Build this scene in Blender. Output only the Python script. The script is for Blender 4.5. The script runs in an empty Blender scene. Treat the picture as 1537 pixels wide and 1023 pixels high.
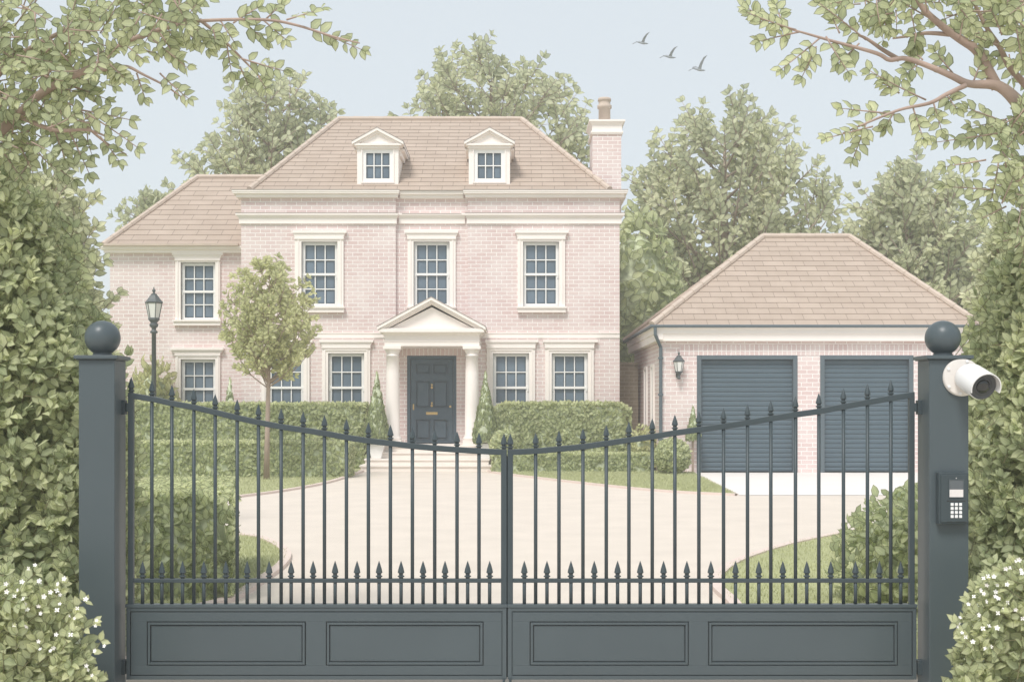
import bpy, math, random
import numpy as np
from mathutils import Vector
R = math.radians
random.seed(7)
rng = np.random.default_rng(11)
scn = bpy.context.scene
col = scn.collection
F, EYE, HX, HY = 1800.0, 1.63, 768.5, 610.0

def X(px, Y): return (px-HX)*Y/F
def Z(py, Y): return EYE+(HY-py)*Y/F
def G(px, py):                      # a point of the ground
    Y = EYE*F/(py-HY); return (X(px, Y), Y)

# ------------------------------------------------------------------ materials
def nodes(name):
    m = bpy.data.materials.new(name); m.use_nodes = True
    nt = m.node_tree; b = nt.nodes['Principled BSDF']
    return m, nt, b
def N(nt, t, **kw):
    n = nt.nodes.new(t)
    for k, v in kw.items():
        if k in n.inputs.keys(): n.inputs[k].default_value = v
        else: setattr(n, k, v)
    return n
def c4(c): return (c[0], c[1], c[2], 1)
def ramp(nt, fac, stops):
    r = nt.nodes.new('ShaderNodeValToRGB'); e = r.color_ramp.elements
    while len(e) < len(stops): e.new(0.5)
    for el, (p, c) in zip(e, stops): el.position = p; el.color = c4(c)
    nt.links.new(fac, r.inputs['Fac']); return r.outputs['Color']
def mix(nt, fac, a, b, mode='MIX'):
    m = nt.nodes.new('ShaderNodeMixRGB'); m.blend_type = mode
    for s, v in ((m.inputs['Fac'], fac), (m.inputs['Color1'], a), (m.inputs['Color2'], b)):
        if isinstance(v, bpy.types.NodeSocket): nt.links.new(v, s)
        elif isinstance(v, (int, float)): s.default_value = v
        else: s.default_value = c4(v)
    return m.outputs['Color']
def math_(nt, op, a, b=0.0, clamp=False):
    m = nt.nodes.new('ShaderNodeMath'); m.operation = op; m.use_clamp = clamp
    for s, v in ((m.inputs[0], a), (m.inputs[1], b)):
        if isinstance(v, bpy.types.NodeSocket): nt.links.new(v, s)
        else: s.default_value = v
    return m.outputs[0]
def plain(name, c, rough=0.6, var=0.06, scale=3.0, metal=0.0, bump=0.0, bscale=60, spec=0.4):
    m, nt, b = nodes(name)
    tc = N(nt, 'ShaderNodeTexCoord')
    no = N(nt, 'ShaderNodeTexNoise', Scale=scale, Detail=6.0)
    nt.links.new(tc.outputs['Object'], no.inputs['Vector'])
    colr = ramp(nt, no.outputs['Fac'], [(0.3, [x*(1-var) for x in c]), (0.7, [min(1, x*(1+var)) for x in c])])
    nt.links.new(colr, b.inputs['Base Color'])
    b.inputs['Roughness'].default_value = rough; b.inputs['Metallic'].default_value = metal
    b.inputs['Specular IOR Level'].default_value = spec
    if bump:
        n2 = N(nt, 'ShaderNodeTexNoise', Scale=bscale, Detail=4.0)
        nt.links.new(tc.outputs['Object'], n2.inputs['Vector'])
        bp = N(nt, 'ShaderNodeBump', Strength=bump, Distance=0.01)
        nt.links.new(n2.outputs['Fac'], bp.inputs['Height']); nt.links.new(bp.outputs['Normal'], b.inputs['Normal'])
    return m
def brick(name, c1, c2, mort, bw, rh, ms, offset=0.5, wear=0.35):
    m, nt, b = nodes(name)
    uv = N(nt, 'ShaderNodeUVMap')
    tc = N(nt, 'ShaderNodeTexCoord')
    br = N(nt, 'ShaderNodeTexBrick', Scale=1.0, Bias=0.0, offset=offset)
    br.inputs['Brick Width'].default_value = bw; br.inputs['Row Height'].default_value = rh
    br.inputs['Mortar Size'].default_value = ms; br.inputs['Mortar Smooth'].default_value = 0.15
    br.inputs['Color1'].default_value = c4(c1); br.inputs['Color2'].default_value = c4(c2)
    br.inputs['Mortar'].default_value = c4(mort)
    # slightly wobbly joints
    wob = N(nt, 'ShaderNodeTexNoise', Scale=9.0, Detail=3.0)
    nt.links.new(uv.outputs['UV'], wob.inputs['Vector'])
    sub = N(nt, 'ShaderNodeVectorMath', operation='SUBTRACT'); sub.inputs[1].default_value = (.5, .5, .5)
    nt.links.new(wob.outputs['Color'], sub.inputs[0])
    sc = N(nt, 'ShaderNodeVectorMath', operation='SCALE'); sc.inputs['Scale'].default_value = rh*0.12
    nt.links.new(sub.outputs[0], sc.inputs[0])
    ad = N(nt, 'ShaderNodeVectorMath', operation='ADD')
    nt.links.new(uv.outputs['UV'], ad.inputs[0]); nt.links.new(sc.outputs[0], ad.inputs[1])
    nt.links.new(ad.outputs[0], br.inputs['Vector'])
    n2 = N(nt, 'ShaderNodeTexNoise', Scale=1.3, Detail=5.0)
    nt.links.new(uv.outputs['UV'], n2.inputs['Vector'])
    w = ramp(nt, n2.outputs['Fac'], [(0.40, (0, 0, 0)), (0.72, (wear, wear, wear))])
    c = mix(nt, w, br.outputs['Color'], mort)
    n3 = N(nt, 'ShaderNodeTexNoise', Scale=40.0, Detail=3.0)
    nt.links.new(uv.outputs['UV'], n3.inputs['Vector'])
    v = ramp(nt, n3.outputs['Fac'], [(0.3, (.93, .93, .93)), (0.7, (1, 1, 1))])
    c = mix(nt, 1.0, c, v, 'MULTIPLY')
    nt.links.new(c, b.inputs['Base Color']); b.inputs['Roughness'].default_value = 0.85
    b.inputs['Specular IOR Level'].default_value = 0.2
    bp = N(nt, 'ShaderNodeBump', Strength=0.5, Distance=0.008); bp.invert = True
    nt.links.new(br.outputs['Fac'], bp.inputs['Height']); nt.links.new(bp.outputs['Normal'], b.inputs['Normal'])
    return m
def tiles(name, c1, c2, line, tw):
    m, nt, b = nodes(name)
    uv = N(nt, 'ShaderNodeUVMap')
    br = N(nt, 'ShaderNodeTexBrick', Scale=1.0, Bias=-0.1, offset=0.47)
    br.inputs['Brick Width'].default_value = tw; br.inputs['Row Height'].default_value = 1.0
    br.inputs['Mortar Size'].default_value = 0.030; br.inputs['Mortar Smooth'].default_value = 0.1
    br.inputs['Color1'].default_value = c4(c1); br.inputs['Color2'].default_value = c4(c2)
    br.inputs['Mortar'].default_value = c4(line)
    nt.links.new(uv.outputs['UV'], br.inputs['Vector'])
    n2 = N(nt, 'ShaderNodeTexNoise', Scale=0.55, Detail=6.0)
    nt.links.new(uv.outputs['UV'], n2.inputs['Vector'])
    v = ramp(nt, n2.outputs['Fac'], [(0.3, (.90, .89, .88)), (0.7, (1, 1, 1))])
    c = mix(nt, 1.0, br.outputs['Color'], v, 'MULTIPLY')
    nt.links.new(c, b.inputs['Base Color']); b.inputs['Roughness'].default_value = 0.85
    b.inputs['Specular IOR Level'].default_value = 0.2
    return m
def leafmat(name, dark, light, margin=0.6, trans=0.25, rim=0.80):
    m, nt, b = nodes(name)
    at = N(nt, 'ShaderNodeAttribute', attribute_name='rnd')
    uv = N(nt, 'ShaderNodeUVMap')
    sx = N(nt, 'ShaderNodeSeparateXYZ'); nt.links.new(uv.outputs['UV'], sx.inputs[0])
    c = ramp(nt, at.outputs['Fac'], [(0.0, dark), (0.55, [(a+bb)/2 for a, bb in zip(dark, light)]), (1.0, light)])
    # darker leaf edge and a pale midrib, as on the real leaf
    e = ramp(nt, sx.outputs['X'], [(rim-.1, (1, 1, 1)), (rim+.1, (margin, margin, margin*.95))])
    c = mix(nt, 1.0, c, e, 'MULTIPLY')
    r = ramp(nt, sx.outputs['X'], [(0.03, (1.18, 1.18, 1.12)), (0.13, (1, 1, 1))])
    c = mix(nt, 1.0, c, r, 'MULTIPLY')
    g = ramp(nt, sx.outputs['Y'], [(0.0, (.90, .92, .9)), (1.0, (1.06, 1.05, 1.0))])
    c = mix(nt, 1.0, c, g, 'MULTIPLY')
    nt.links.new(c, b.inputs['Base Color']); b.inputs['Roughness'].default_value = 0.55
    b.inputs['Specular IOR Level'].default_value = 0.25
    tr = N(nt, 'ShaderNodeBsdfTranslucent'); nt.links.new(c, tr.inputs['Color'])
    ms = N(nt, 'ShaderNodeMixShader', Fac=trans)
    out = nt.nodes['Material Output']
    nt.links.new(b.outputs[0], ms.inputs[1]); nt.links.new(tr.outputs[0], ms.inputs[2])
    nt.links.new(ms.outputs[0], out.inputs['Surface'])
    return m
def glassmat(name, c):
    m, nt, b = nodes(name)
    tc = N(nt, 'ShaderNodeTexCoord'); no = N(nt, 'ShaderNodeTexNoise', Scale=1.1, Detail=2.0)
    nt.links.new(tc.outputs['Object'], no.inputs['Vector'])
    colr = ramp(nt, no.outputs['Fac'], [(0.35, [x*.85 for x in c]), (0.65, [x*1.15 for x in c])])
    nt.links.new(colr, b.inputs['Base Color'])
    b.inputs['Roughness'].default_value = 0.12; b.inputs['Specular IOR Level'].default_value = 0.6
    return m

M = {}
M['brick'] = brick('pink_brick', (.68, .525, .505), (.735, .60, .575), (.92, .875, .845), .28, .106, .0095)
M['soldier'] = brick('soldier_brick', (.68, .525, .505), (.735, .60, .575), (.92, .875, .845), .115, .30, .0095, offset=0.0)
M['wallbrick'] = brick('garden_brick', (.33, .27, .20), (.40, .33, .25), (.50, .44, .35), .28, .106, .009)
M['tile'] = tiles('roof_tile', (.455, .365, .30), (.50, .405, .335), (.29, .225, .185), 2.0)
M['ridge'] = plain('ridge_tile', (.56, .46, .385), .85, .06, 4)
M['stone'] = plain('painted_stone', (.90, .83, .785), .7, .02, 2.0)
M['step'] = plain('step_stone', (.81, .74, .68), .8, .04, 3.0)
M['white'] = plain('white_paint', (.88, .86, .84), .5, .015)
M['line'] = plain('flashing_lead', (.40, .34, .31), .8, .05)  # lead colour of the thin strips that trace dark outlines
M['glass'] = glassmat('window_glass', (.135, .182, .232))
M['iron'] = plain('gate_paint', (.077, .099, .109), .36, .05, 2.0, spec=.35)
M['iron2'] = plain('bar_paint', (.050, .068, .076), .42, .06, 5.0, spec=.35)
M['door'] = plain('door_paint', (.072, .110, .142), .5, .04, 2.0)
M['shutter'] = plain('shutter_paint', (.076, .114, .142), .55, .04, 1.5)
M['gutter'] = plain('gutter_metal', (.10, .13, .15), .5, .04)
M['brass'] = plain('brass', (.62, .44, .20), .35, .05, 5, metal=.6)
M['lampiron'] = plain('lamp_iron', (.09, .105, .11), .5, .05)
M['lampglass'] = plain('lamp_glass', (.80, .79, .76), .2, .03)
M['cctv'] = plain('camera_white', (.84, .83, .82), .35, .01)
M['plate'] = plain('camera_plate', (.74, .70, .66), .45, .02)
M['lens'] = plain('camera_bezel', (.075, .08, .085), .4, .03)
M['lensglass'] = plain('camera_lens', (.015, .018, .02), .06, .02, spec=.8)
M['screen'] = plain('dark_screen', (.115, .13, .14), .25, .05)
M['label'] = plain('pale_display', (.74, .70, .68), .5, .04, 30)
M['key'] = plain('white_key', (.82, .82, .82), .5, .01)
M['drive'] = plain('driveway_resin', (.675, .60, .525), .9, .045, 1.6, bump=.35, bscale=90, spec=.1)
M['apron'] = plain('pale_concrete', (.77, .725, .69), .9, .02, 1.5, spec=.1)
M['kerb'] = plain('kerb_stone', (.70, .58, .52), .85, .04, 4.0)
M['lawn'] = plain('lawn_turf', (.41, .42, .235), .95, .10, 2.2, bump=.5, bscale=120, spec=.1)
M['grass'] = plain('grass_blades', (.46, .475, .27), .9, .12, 9.0, spec=.1)
M['earth'] = plain('ground_turf', (.31, .335, .18), .95, .08, 0.4, spec=.1)
M['bark'] = plain('bark', (.42, .315, .265), .9, .15, 6.0, bump=.4, bscale=40, spec=.1)
M['palebark'] = plain('pale_bark', (.40, .31, .26), .9, .12, 5.0, spec=.1)
M['twig'] = plain('green_twig', (.24, .22, .13), .9, .1, 6.0, spec=.1)
M['core'] = plain('inner_leaves', (.52, .56, .40), .95, .25, 7.0, spec=.05)
M['petal'] = plain('white_petal', (.88, .86, .82), .6, .02)
M['bird'] = plain('grey_feather', (.30, .32, .34), .8, .12, 14)
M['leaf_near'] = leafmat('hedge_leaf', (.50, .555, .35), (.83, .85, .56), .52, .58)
M['leaf_over'] = leafmat('overhanging_leaf', (.48, .53, .34), (.74, .76, .50), .40, .55)
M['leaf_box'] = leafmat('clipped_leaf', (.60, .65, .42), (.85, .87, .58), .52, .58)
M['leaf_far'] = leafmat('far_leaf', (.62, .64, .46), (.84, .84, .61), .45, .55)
M['leaf_young'] = leafmat('young_leaf', (.62, .63, .38), (.83, .82, .52), .5, .55)
M['leaf_cone'] = leafmat('conifer_leaf', (.38, .44, .25), (.58, .63, .37), .5, .45)

# ------------------------------------------------------------------ objects
ROOT = {}
def tag(o, label=None, cat=None, group=None, kind=None):
    if label: o['label'] = label
    if cat: o['category'] = cat
    if group: o['group'] = group
    if kind: o['kind'] = kind
    return o
def thing(name, label, cat, loc, group=None):
    o = bpy.data.objects.new(name, None); col.objects.link(o)
    o.location = loc; o.empty_display_size = .2
    ROOT[o] = Vector(loc); return tag(o, label, cat, group)
def link(name, me, mat, parent, smooth=False, bevel=0.0):
    for m in (mat if isinstance(mat, (list, tuple)) else [mat]): me.materials.append(m)
    o = bpy.data.objects.new(name, me); col.objects.link(o)
    if parent is not None: o.parent = parent; ROOT[o] = ROOT[parent]
    else: ROOT[o] = Vector((0, 0, 0))
    if smooth: me.polygons.foreach_set('use_smooth', [True]*len(me.polygons))
    if bevel:
        b = o.modifiers.new('bevel', 'BEVEL'); b.width = bevel; b.segments = 2; b.limit_method = 'ANGLE'
    return o
class MB:
    def __init__(s): s.v = []; s.f = []; s.uv = {}; s.mi = {}
    def quad(s, a, b, c, d, uv=None):
        i = len(s.v); s.v += [tuple(a), tuple(b), tuple(c), tuple(d)]
        if uv: s.uv[len(s.f)] = uv
        s.f.append((i, i+1, i+2, i+3)); return s
    def poly(s, pts):
        i = len(s.v); s.v += [tuple(p) for p in pts]; s.f.append(tuple(range(i, i+len(pts)))); return s
    def box(s, x0, x1, y0, y1, z0, z1):
        if x0 > x1: x0, x1 = x1, x0
        if y0 > y1: y0, y1 = y1, y0
        if z0 > z1: z0, z1 = z1, z0
        i = len(s.v)
        s.v += [(x0,y0,z0),(x1,y0,z0),(x1,y1,z0),(x0,y1,z0),(x0,y0,z1),(x1,y0,z1),(x1,y1,z1),(x0,y1,z1)]
        for q in ((0,3,2,1),(4,5,6,7),(0,1,5,4),(1,2,6,5),(2,3,7,6),(3,0,4,7)): s.f.append(tuple(i+k for k in q))
        return s
    def frustum(s, a, b):     # a, b: (x0,x1,y0,y1,z) bottom and top rectangles
        i = len(s.v)
        for (x0, x1, y0, y1, z) in (a, b): s.v += [(x0,y0,z),(x1,y0,z),(x1,y1,z),(x0,y1,z)]
        for q in ((0,3,2,1),(4,5,6,7),(0,1,5,4),(1,2,6,5),(2,3,7,6),(3,0,4,7)): s.f.append(tuple(i+k for k in q))
        return s
    def prism_y(s, pts, y0, y1):   # outline in x,z (anticlockwise seen from the front) pushed along y
        n = len(pts); i = len(s.v)
        s.v += [(x, y0, z) for x, z in pts]+[(x, y1, z) for x, z in pts]
        s.f.append(tuple(range(i, i+n))); s.f.append(tuple(range(i+2*n-1, i+n-1, -1)))
        for k in range(n): k2 = (k+1) % n; s.f.append((i+k2, i+k, i+n+k, i+n+k2))
        return s
    def prism_x(s, pts, x0, x1, m0=0.0, m1=0.0, yref=0.0):  # profile in y,z pushed along x; m0/m1 mitre ends
        n = len(pts); i = len(s.v)
        s.v += [(x0+m0*(y-yref), y, z) for y, z in pts]+[(x1+m1*(y-yref), y, z) for y, z in pts]
        s.f.append(tuple(range(i+n-1, i-1, -1))); s.f.append(tuple(range(i+n, i+2*n)))
        for k in range(n): k2 = (k+1) % n; s.f.append((i+k, i+k2, i+n+k2, i+n+k))
        return s
    def lathe(s, prof, cx, cy, seg=20, axis=None, org=None):
        # prof: (r, z); along z at cx,cy or along a given axis from org
        i0 = len(s.v)
        if axis is None: a = Vector((0,0,1)); o = Vector((cx, cy, 0)); u = Vector((1,0,0)); w = Vector((0,1,0))
        else:
            a = Vector(axis).normalized(); o = Vector(org); u = a.orthogonal().normalized(); w = a.cross(u)
        for r, z in prof:
            for k in range(seg):
                t = 2*math.pi*k/seg
                s.v.append(tuple(o+a*z+u*(r*math.cos(t))+w*(r*math.sin(t))))
        for j in range(len(prof)-1):
            for k in range(seg):
                k2 = (k+1) % seg
                s.f.append((i0+j*seg+k, i0+j*seg+k2, i0+(j+1)*seg+k2, i0+(j+1)*seg+k))
        if prof[0][0] > 1e-5: s.f.append(tuple(i0+k for k in range(seg-1, -1, -1)))
        if prof[-1][0] > 1e-5: s.f.append(tuple(i0+(len(prof)-1)*seg+k for k in range(seg)))
        return s
    def tube(s, pts, rad, sides=6):
        pts = [Vector(p) for p in pts]; n = len(pts)
        if not isinstance(rad, (list, tuple)): rad = [rad]*n
        i0 = len(s.v); u = None
        for j, p in enumerate(pts):
            d = (pts[min(j+1, n-1)]-pts[max(j-1, 0)])
            d = d.normalized() if d.length > 1e-9 else Vector((0,0,1))
            if u is None: u = d.orthogonal().normalized()
            else:
                u = u-d*u.dot(d); u = u.normalized() if u.length > 1e-6 else d.orthogonal().normalized()
            w = d.cross(u)
            for k in range(sides):
                t = 2*math.pi*k/sides
                s.v.append(tuple(p+(u*math.cos(t)+w*math.sin(t))*rad[j]))
        for j in range(n-1):
            for k in range(sides):
                k2 = (k+1) % sides
                s.f.append((i0+j*sides+k, i0+j*sides+k2, i0+(j+1)*sides+k2, i0+(j+1)*sides+k))
        s.f.append(tuple(i0+k for k in range(sides-1, -1, -1)))
        s.f.append(tuple(i0+(n-1)*sides+k for k in range(sides)))
        return s
    def build(s, name, mat, parent=None, smooth=False, bevel=0.0):
        off = ROOT[parent] if parent is not None else Vector((0,0,0))
        me = bpy.data.meshes.new(name)
        me.from_pydata([(x-off.x, y-off.y, z-off.z) for x, y, z in s.v], [], s.f)
        ul = me.uv_layers.new(name='UVMap')
        for p in me.polygons:
            n = p.normal; ax = max(range(3), key=lambda k: abs(n[k]))
            own = s.uv.get(p.index)
            for q, li in enumerate(p.loop_indices):
                if own: ul.data[li].uv = own[q]; continue
                v = s.v[me.loops[li].vertex_index]
                ul.data[li].uv = ((v[1]+.11, v[2]), (v[0], v[2]), (v[0], v[1]))[ax]
        me.update()
        return link(name, me, mat, parent, smooth, bevel)

def catmull(pts, n=8):
    P = [Vector(p) for p in pts]; out = []
    for i in range(len(P)-1):
        a, b, c, d = P[max(i-1,0)], P[i], P[i+1], P[min(i+2,len(P)-1)]
        for k in range(n):
            t = k/n
            out.append(.5*((2*b)+(c-a)*t+(2*a-5*b+4*c-d)*t*t+(3*b-a-3*c+d)*t**3))
    out.append(P[-1]); return out

# ------------------------------------------------------------------ leaves
LT = np.array([(0,0,0),(.30,-.48,.07),(.66,-.40,.05),(1,0,-.10),(.66,.40,.05),(.30,.48,.07),(.32,0,-.03),(.68,0,-.05)])
LFACES = [(0,6,1),(0,5,6),(1,6,7,2),(6,5,4,7),(2,7,3),(7,4,3)]
LUV = {0:(1,0),1:(1,.3),2:(1,.66),3:(1,1),4:(1,.66),5:(1,.3),6:(0,.32),7:(0,.68)}
def unit(a): return a/np.maximum(np.linalg.norm(a, axis=-1, keepdims=True), 1e-9)
def leaves(name, P, D, Nn, L, W, rnd, mat, parent=None):
    P = np.asarray(P, float); D = unit(np.asarray(D, float)); Nn = np.asarray(Nn, float)
    S = np.cross(D, Nn); bad = np.linalg.norm(S, axis=1) < 1e-3
    S[bad] = np.cross(D[bad], np.array([.3, .7, .2])); S = unit(S); U = unit(np.cross(S, D))
    L = np.asarray(L)[:, None, None]; W = np.asarray(W)[:, None, None]
    T = LT[None]
    V = P[:, None]+D[:, None]*T[..., 0:1]*L+S[:, None]*T[..., 1:2]*W+U[:, None]*T[..., 2:3]*L
    n = len(P); off = np.array(ROOT[parent]) if parent is not None else np.zeros(3)
    V = (V-off).reshape(-1, 3)
    fl = [len(f) for f in LFACES]; li = np.array([k for f in LFACES for k in f])
    uv = np.array([LUV[k] for f in LFACES for k in f], np.float32)
    me = bpy.data.meshes.new(name)
    me.vertices.add(len(V)); me.vertices.foreach_set('co', V.astype(np.float32).ravel())
    LI = (li[None]+8*np.arange(n)[:, None]).ravel()
    me.loops.add(len(LI)); me.loops.foreach_set('vertex_index', LI.astype(np.int32))
    fl = np.tile(np.array(fl, np.int32), n); st = np.concatenate([[0], np.cumsum(fl)[:-1]]).astype(np.int32)
    me.polygons.add(len(fl)); me.polygons.foreach_set('loop_start', st)
    ul = me.uv_layers.new(name='UVMap'); ul.data.foreach_set('uv', np.tile(uv, (n, 1)).ravel())
    a = me.attributes.new('rnd', 'FLOAT', 'FACE')
    a.data.foreach_set('value', np.repeat(np.asarray(rnd, np.float32), len(LFACES)))
    me.update(calc_edges=True)
    return link(name, me, mat, parent, smooth=False)
class Foliage:
    def __init__(s): s.P=[]; s.D=[]; s.N=[]; s.L=[]; s.W=[]; s.R=[]; s.tw=[]
    def leaf(s, p, d, n, L, wr=.62, r=None):
        s.P.append(p); s.D.append(d); s.N.append(n); s.L.append(L); s.W.append(L*wr); s.R.append(random.random() if r is None else r)
    def spray(s, o, d, length, pairs, L, face=None, tone=None, wr=.62, curve=.15, twig=.006, tip=3):
        o = np.array(o, float); d = np.array(d, float); d /= np.linalg.norm(d)+1e-9
        face = np.array((0, -1, .35)) if face is None else np.array(face, float)
        face = face/np.linalg.norm(face)
        bend = np.array((random.uniform(-1,1), random.uniform(-1,1), random.uniform(-.6,1)))*curve
        pts = []; tone = random.random() if tone is None else tone
        k = pairs+1
        for i in range(k+1):
            t = i/k; pts.append(o+d*length*t+bend*length*t*t)
        for i in range(1, k+1):
            dd = pts[i]-pts[i-1]; dd /= np.linalg.norm(dd)+1e-9
            side = np.cross(dd, face); side /= np.linalg.norm(side)+1e-9
            sc = 1-.25*i/k
            if i < k:
                for sg in (-1, 1):
                    a = random.uniform(.6, 1.15)
                    nd = dd*math.cos(a)+side*sg*math.sin(a)+np.array([random.gauss(0,.22) for _ in range(3)])
                    nn = face+np.array([random.gauss(0,.32) for _ in range(3)])
                    s.leaf(pts[i]+dd*length*random.uniform(-.04,.04), nd, nn, L*sc*random.uniform(.8,1.15), wr, min(1,max(0,tone+random.gauss(0,.2))))
            else:
                for q in range(tip):
                    a = (q-(tip-1)/2)*.75+random.gauss(0,.15)
                    nd = dd*math.cos(a)+side*math.sin(a)+np.array([random.gauss(0,.15) for _ in range(3)])
                    nn = face+np.array([random.gauss(0,.4) for _ in range(3)])
                    s.leaf(pts[i], nd, nn, L*sc*random.uniform(.8,1.1), wr, min(1,max(0,tone+.1+random.gauss(0,.18))))
        s.tw.append((pts, twig))
    def build(s, name, mat, parent): return leaves(name, s.P, s.D, s.N, s.L, s.W, s.R, mat, parent)
    def twigs(s, mb, sides=4):
        for pts, r in s.tw: mb.tube([tuple(p) for p in pts], [r*(1-.6*i/(len(pts)-1)) for i in range(len(pts))], sides)
        return mb

# ------------------------------------------------------------------ world, light, camera
SUN_EL, SUN_AZ = 55, (-.40, -.92)        # the sun stands behind the viewer's left shoulder
w = bpy.data.worlds.new('World'); scn.world = w; w.use_nodes = True
nt = w.node_tree; bg = nt.nodes['Background']
sky = nt.nodes.new('ShaderNodeTexSky'); sky.sky_type = 'NISHITA'; sky.sun_disc = False
sky.sun_elevation = R(SUN_EL); sky.sun_rotation = math.atan2(SUN_AZ[0], SUN_AZ[1]); sky.air_density = 1.0; sky.dust_density = 2.0
cv = nt.nodes.new('ShaderNodeCombineXYZ')
for k, v in enumerate((3.93, 4.25, 4.47)): cv.inputs[k].default_value = v     # thin even cloud over the blue
mx = nt.nodes.new('ShaderNodeMixRGB'); mx.inputs['Fac'].default_value = .90
nt.links.new(sky.outputs[0], mx.inputs['Color1']); nt.links.new(cv.outputs[0], mx.inputs['Color2'])
nt.links.new(mx.outputs[0], bg.inputs['Color']); bg.inputs['Strength'].default_value = 0.1
sl = bpy.data.lights.new('sun', 'SUN'); sl.energy = 1.5; sl.angle = R(17); sl.color = (1, .965, .92)
so = bpy.data.objects.new('sun', sl); col.objects.link(so)
ce = math.cos(R(SUN_EL)); h = math.hypot(*SUN_AZ)
dirv = Vector((SUN_AZ[0]/h*ce, SUN_AZ[1]/h*ce, math.sin(R(SUN_EL))))
so.rotation_euler = dirv.to_track_quat('Z', 'Y').to_euler(); so.location = dirv*60
cam = bpy.data.cameras.new('camera'); co = bpy.data.objects.new('camera', cam); col.objects.link(co)
cam.sensor_width = 36; cam.lens = 36*F/1537; cam.shift_y = (HY-511.5)/1537
cam.clip_end = 2000; cam.clip_start = .1
co.location = (0, 0, EYE); co.rotation_euler = (R(90), 0, 0); scn.camera = co
vs = scn.view_settings; vs.view_transform = 'Standard'; vs.look = 'None'; vs.exposure = .95; vs.gamma = 1
scn.cycles.use_denoising = True
scn.cycles.max_bounces = 8; scn.cycles.volume_bounces = 1

# ------------------------------------------------------------------ ground
tag(MB().quad((-150,-20,-.03),(150,-20,-.03),(150,150,-.03),(-150,150,-.03)).build('ground', M['earth']), kind='structure')
tag(MB().quad((-16,-12,0),(16,-12,0),(16,30.34,0),(-16,30.34,0)).build('driveway', M['drive']), kind='structure')
def kerb(pts, name='kerb_edging'):
    mb = MB(); P = [Vector((p[0], p[1])) for p in pts]; wd = .05
    nrm = []
    for i in range(len(P)):
        d = (P[min(i+1,len(P)-1)]-P[max(i-1,0)]).normalized(); nrm.append(Vector((-d.y, d.x)))
    for i in range(len(P)-1):
        a, b = P[i], P[i+1]; na, nb = nrm[i]*wd, nrm[i+1]*wd
        v = [(a-na), (b-nb), (b+nb), (a+na)]
        k = len(mb.v)
        mb.v += [(q.x, q.y, -.02) for q in v]+[(q.x, q.y, .04) for q in v]
        for f in ((4,5,6,7),(0,1,5,4),(2,3,7,6)): mb.f.append(tuple(k+j for j in f))
    return tag(mb.build(name, M['kerb']), kind='structure')
def lawn(edge, rest, name='lawn'):
    e = [(p.x, p.y) for p in catmull([(*q, 0) for q in edge], 8)]
    kerb(e)
    mb = MB().poly([(x, y, .022) for x, y in e+rest])
    o = mb.build(name, M['lawn']); tag(o, kind='structure')
    import bmesh
    bm = bmesh.new(); bm.from_mesh(o.data); bmesh.ops.recalc_face_normals(bm, faces=bm.faces)
    for f in bm.faces:
        if f.normal.z < 0: f.normal_flip()
    bmesh.ops.triangulate(bm, faces=bm.faces); bm.to_mesh(o.data); bm.free()
    return e+rest
LAWNS = []
LAWNS.append(lawn([(-14.5, 17.5), G(200,770), G(345,748), G(420,738), G(490,725), (X(540,29.6), 29.6), (X(541,30.3), 30.3)], [(X(541,30.3), 37), (-14.5, 37)]))
LAWNS.append(lawn([(X(737,30.3), 30.3), (X(740,29.5), 29.5), G(800,717), G(900,728.5), G(1000,738), G(1105,743.5)], [G(1040,710), (3.6, 29.55), (3.6, 36), (X(737,30.3), 36)]))
LAWNS.append(lawn([(-14.5, 16.4), G(200,792), G(357,804), G(402,813), G(428,830), G(424,848), G(390,874), G(345,901), (-2.62, 9.2), (-2.42, 7.4)], [(-2.44, 6.2), (-14.5, 6.2)]))
LAWNS.append(lawn([(2.44, 7.4), (2.2, 8.7), G(1128,930), G(1097,903), G(1076,882), G(1080,864), G(1118,840), G(1200,815), G(1300,797), G(1400,789), (13.5, 17.5)], [(13.5, 6.2), (2.46, 6.2)]))
ya, yb = G(0,743)[1], 29.6
tag(MB().poly([(G(1105,743)[0]+.07, ya, .006), (13.0, ya, .006), (13.0, yb, .006), (G(1040,709)[0]+.05, yb, .006)]).build('apron', M['apron']), kind='structure')

def grass(poly, n, ymax, xlim, hgt):
    P = np.array(poly); pts = []
    lo, hi = P.min(0), P.max(0)
    hi[1] = min(hi[1], ymax); lo[0] = max(lo[0], xlim[0]); hi[0] = min(hi[0], xlim[1])
    while len(pts) < n:
        q = rng.uniform(lo, hi, (n, 2)); ins = np.zeros(n, bool)
        for (xa, ya_), (xb, yb_) in zip(P, np.roll(P, -1, 0)):
            c = (ya_ > q[:,1]) != (yb_ > q[:,1])
            ins ^= c & (q[:,0] < (xb-xa)*(q[:,1]-ya_)/(yb_-ya_+1e-12)+xa)
        pts += list(q[ins])
    q = np.array(pts[:n]); a = rng.uniform(0, 6.283, n); h = hgt*rng.uniform(.5, 1.2, n); w_ = h*.14
    lean = rng.normal(0, .35, (n, 2))*h[:,None]
    V = np.zeros((n, 3, 3)); dx = np.stack([np.cos(a), np.sin(a)], 1)*w_[:,None]
    V[:,0,:2] = q-dx; V[:,1,:2] = q+dx; V[:,2,:2] = q+lean; V[:,:2,2] = .02; V[:,2,2] = .022+h
    return V
gv = np.concatenate([grass(LAWNS[2], 26000, 16.4, (-4.5, 0), .035), grass(LAWNS[3], 30000, 16.5, (0, 6), .035), grass(LAWNS[0], 16000, 30, (-8, 0), .05), grass(LAWNS[1], 22000, 30, (-.6, 6), .05)]).reshape(-1, 3)
gme = bpy.data.meshes.new('grass'); ng = len(gv)//3
gme.vertices.add(len(gv)); gme.vertices.foreach_set('co', gv.astype(np.float32).ravel())
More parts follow.
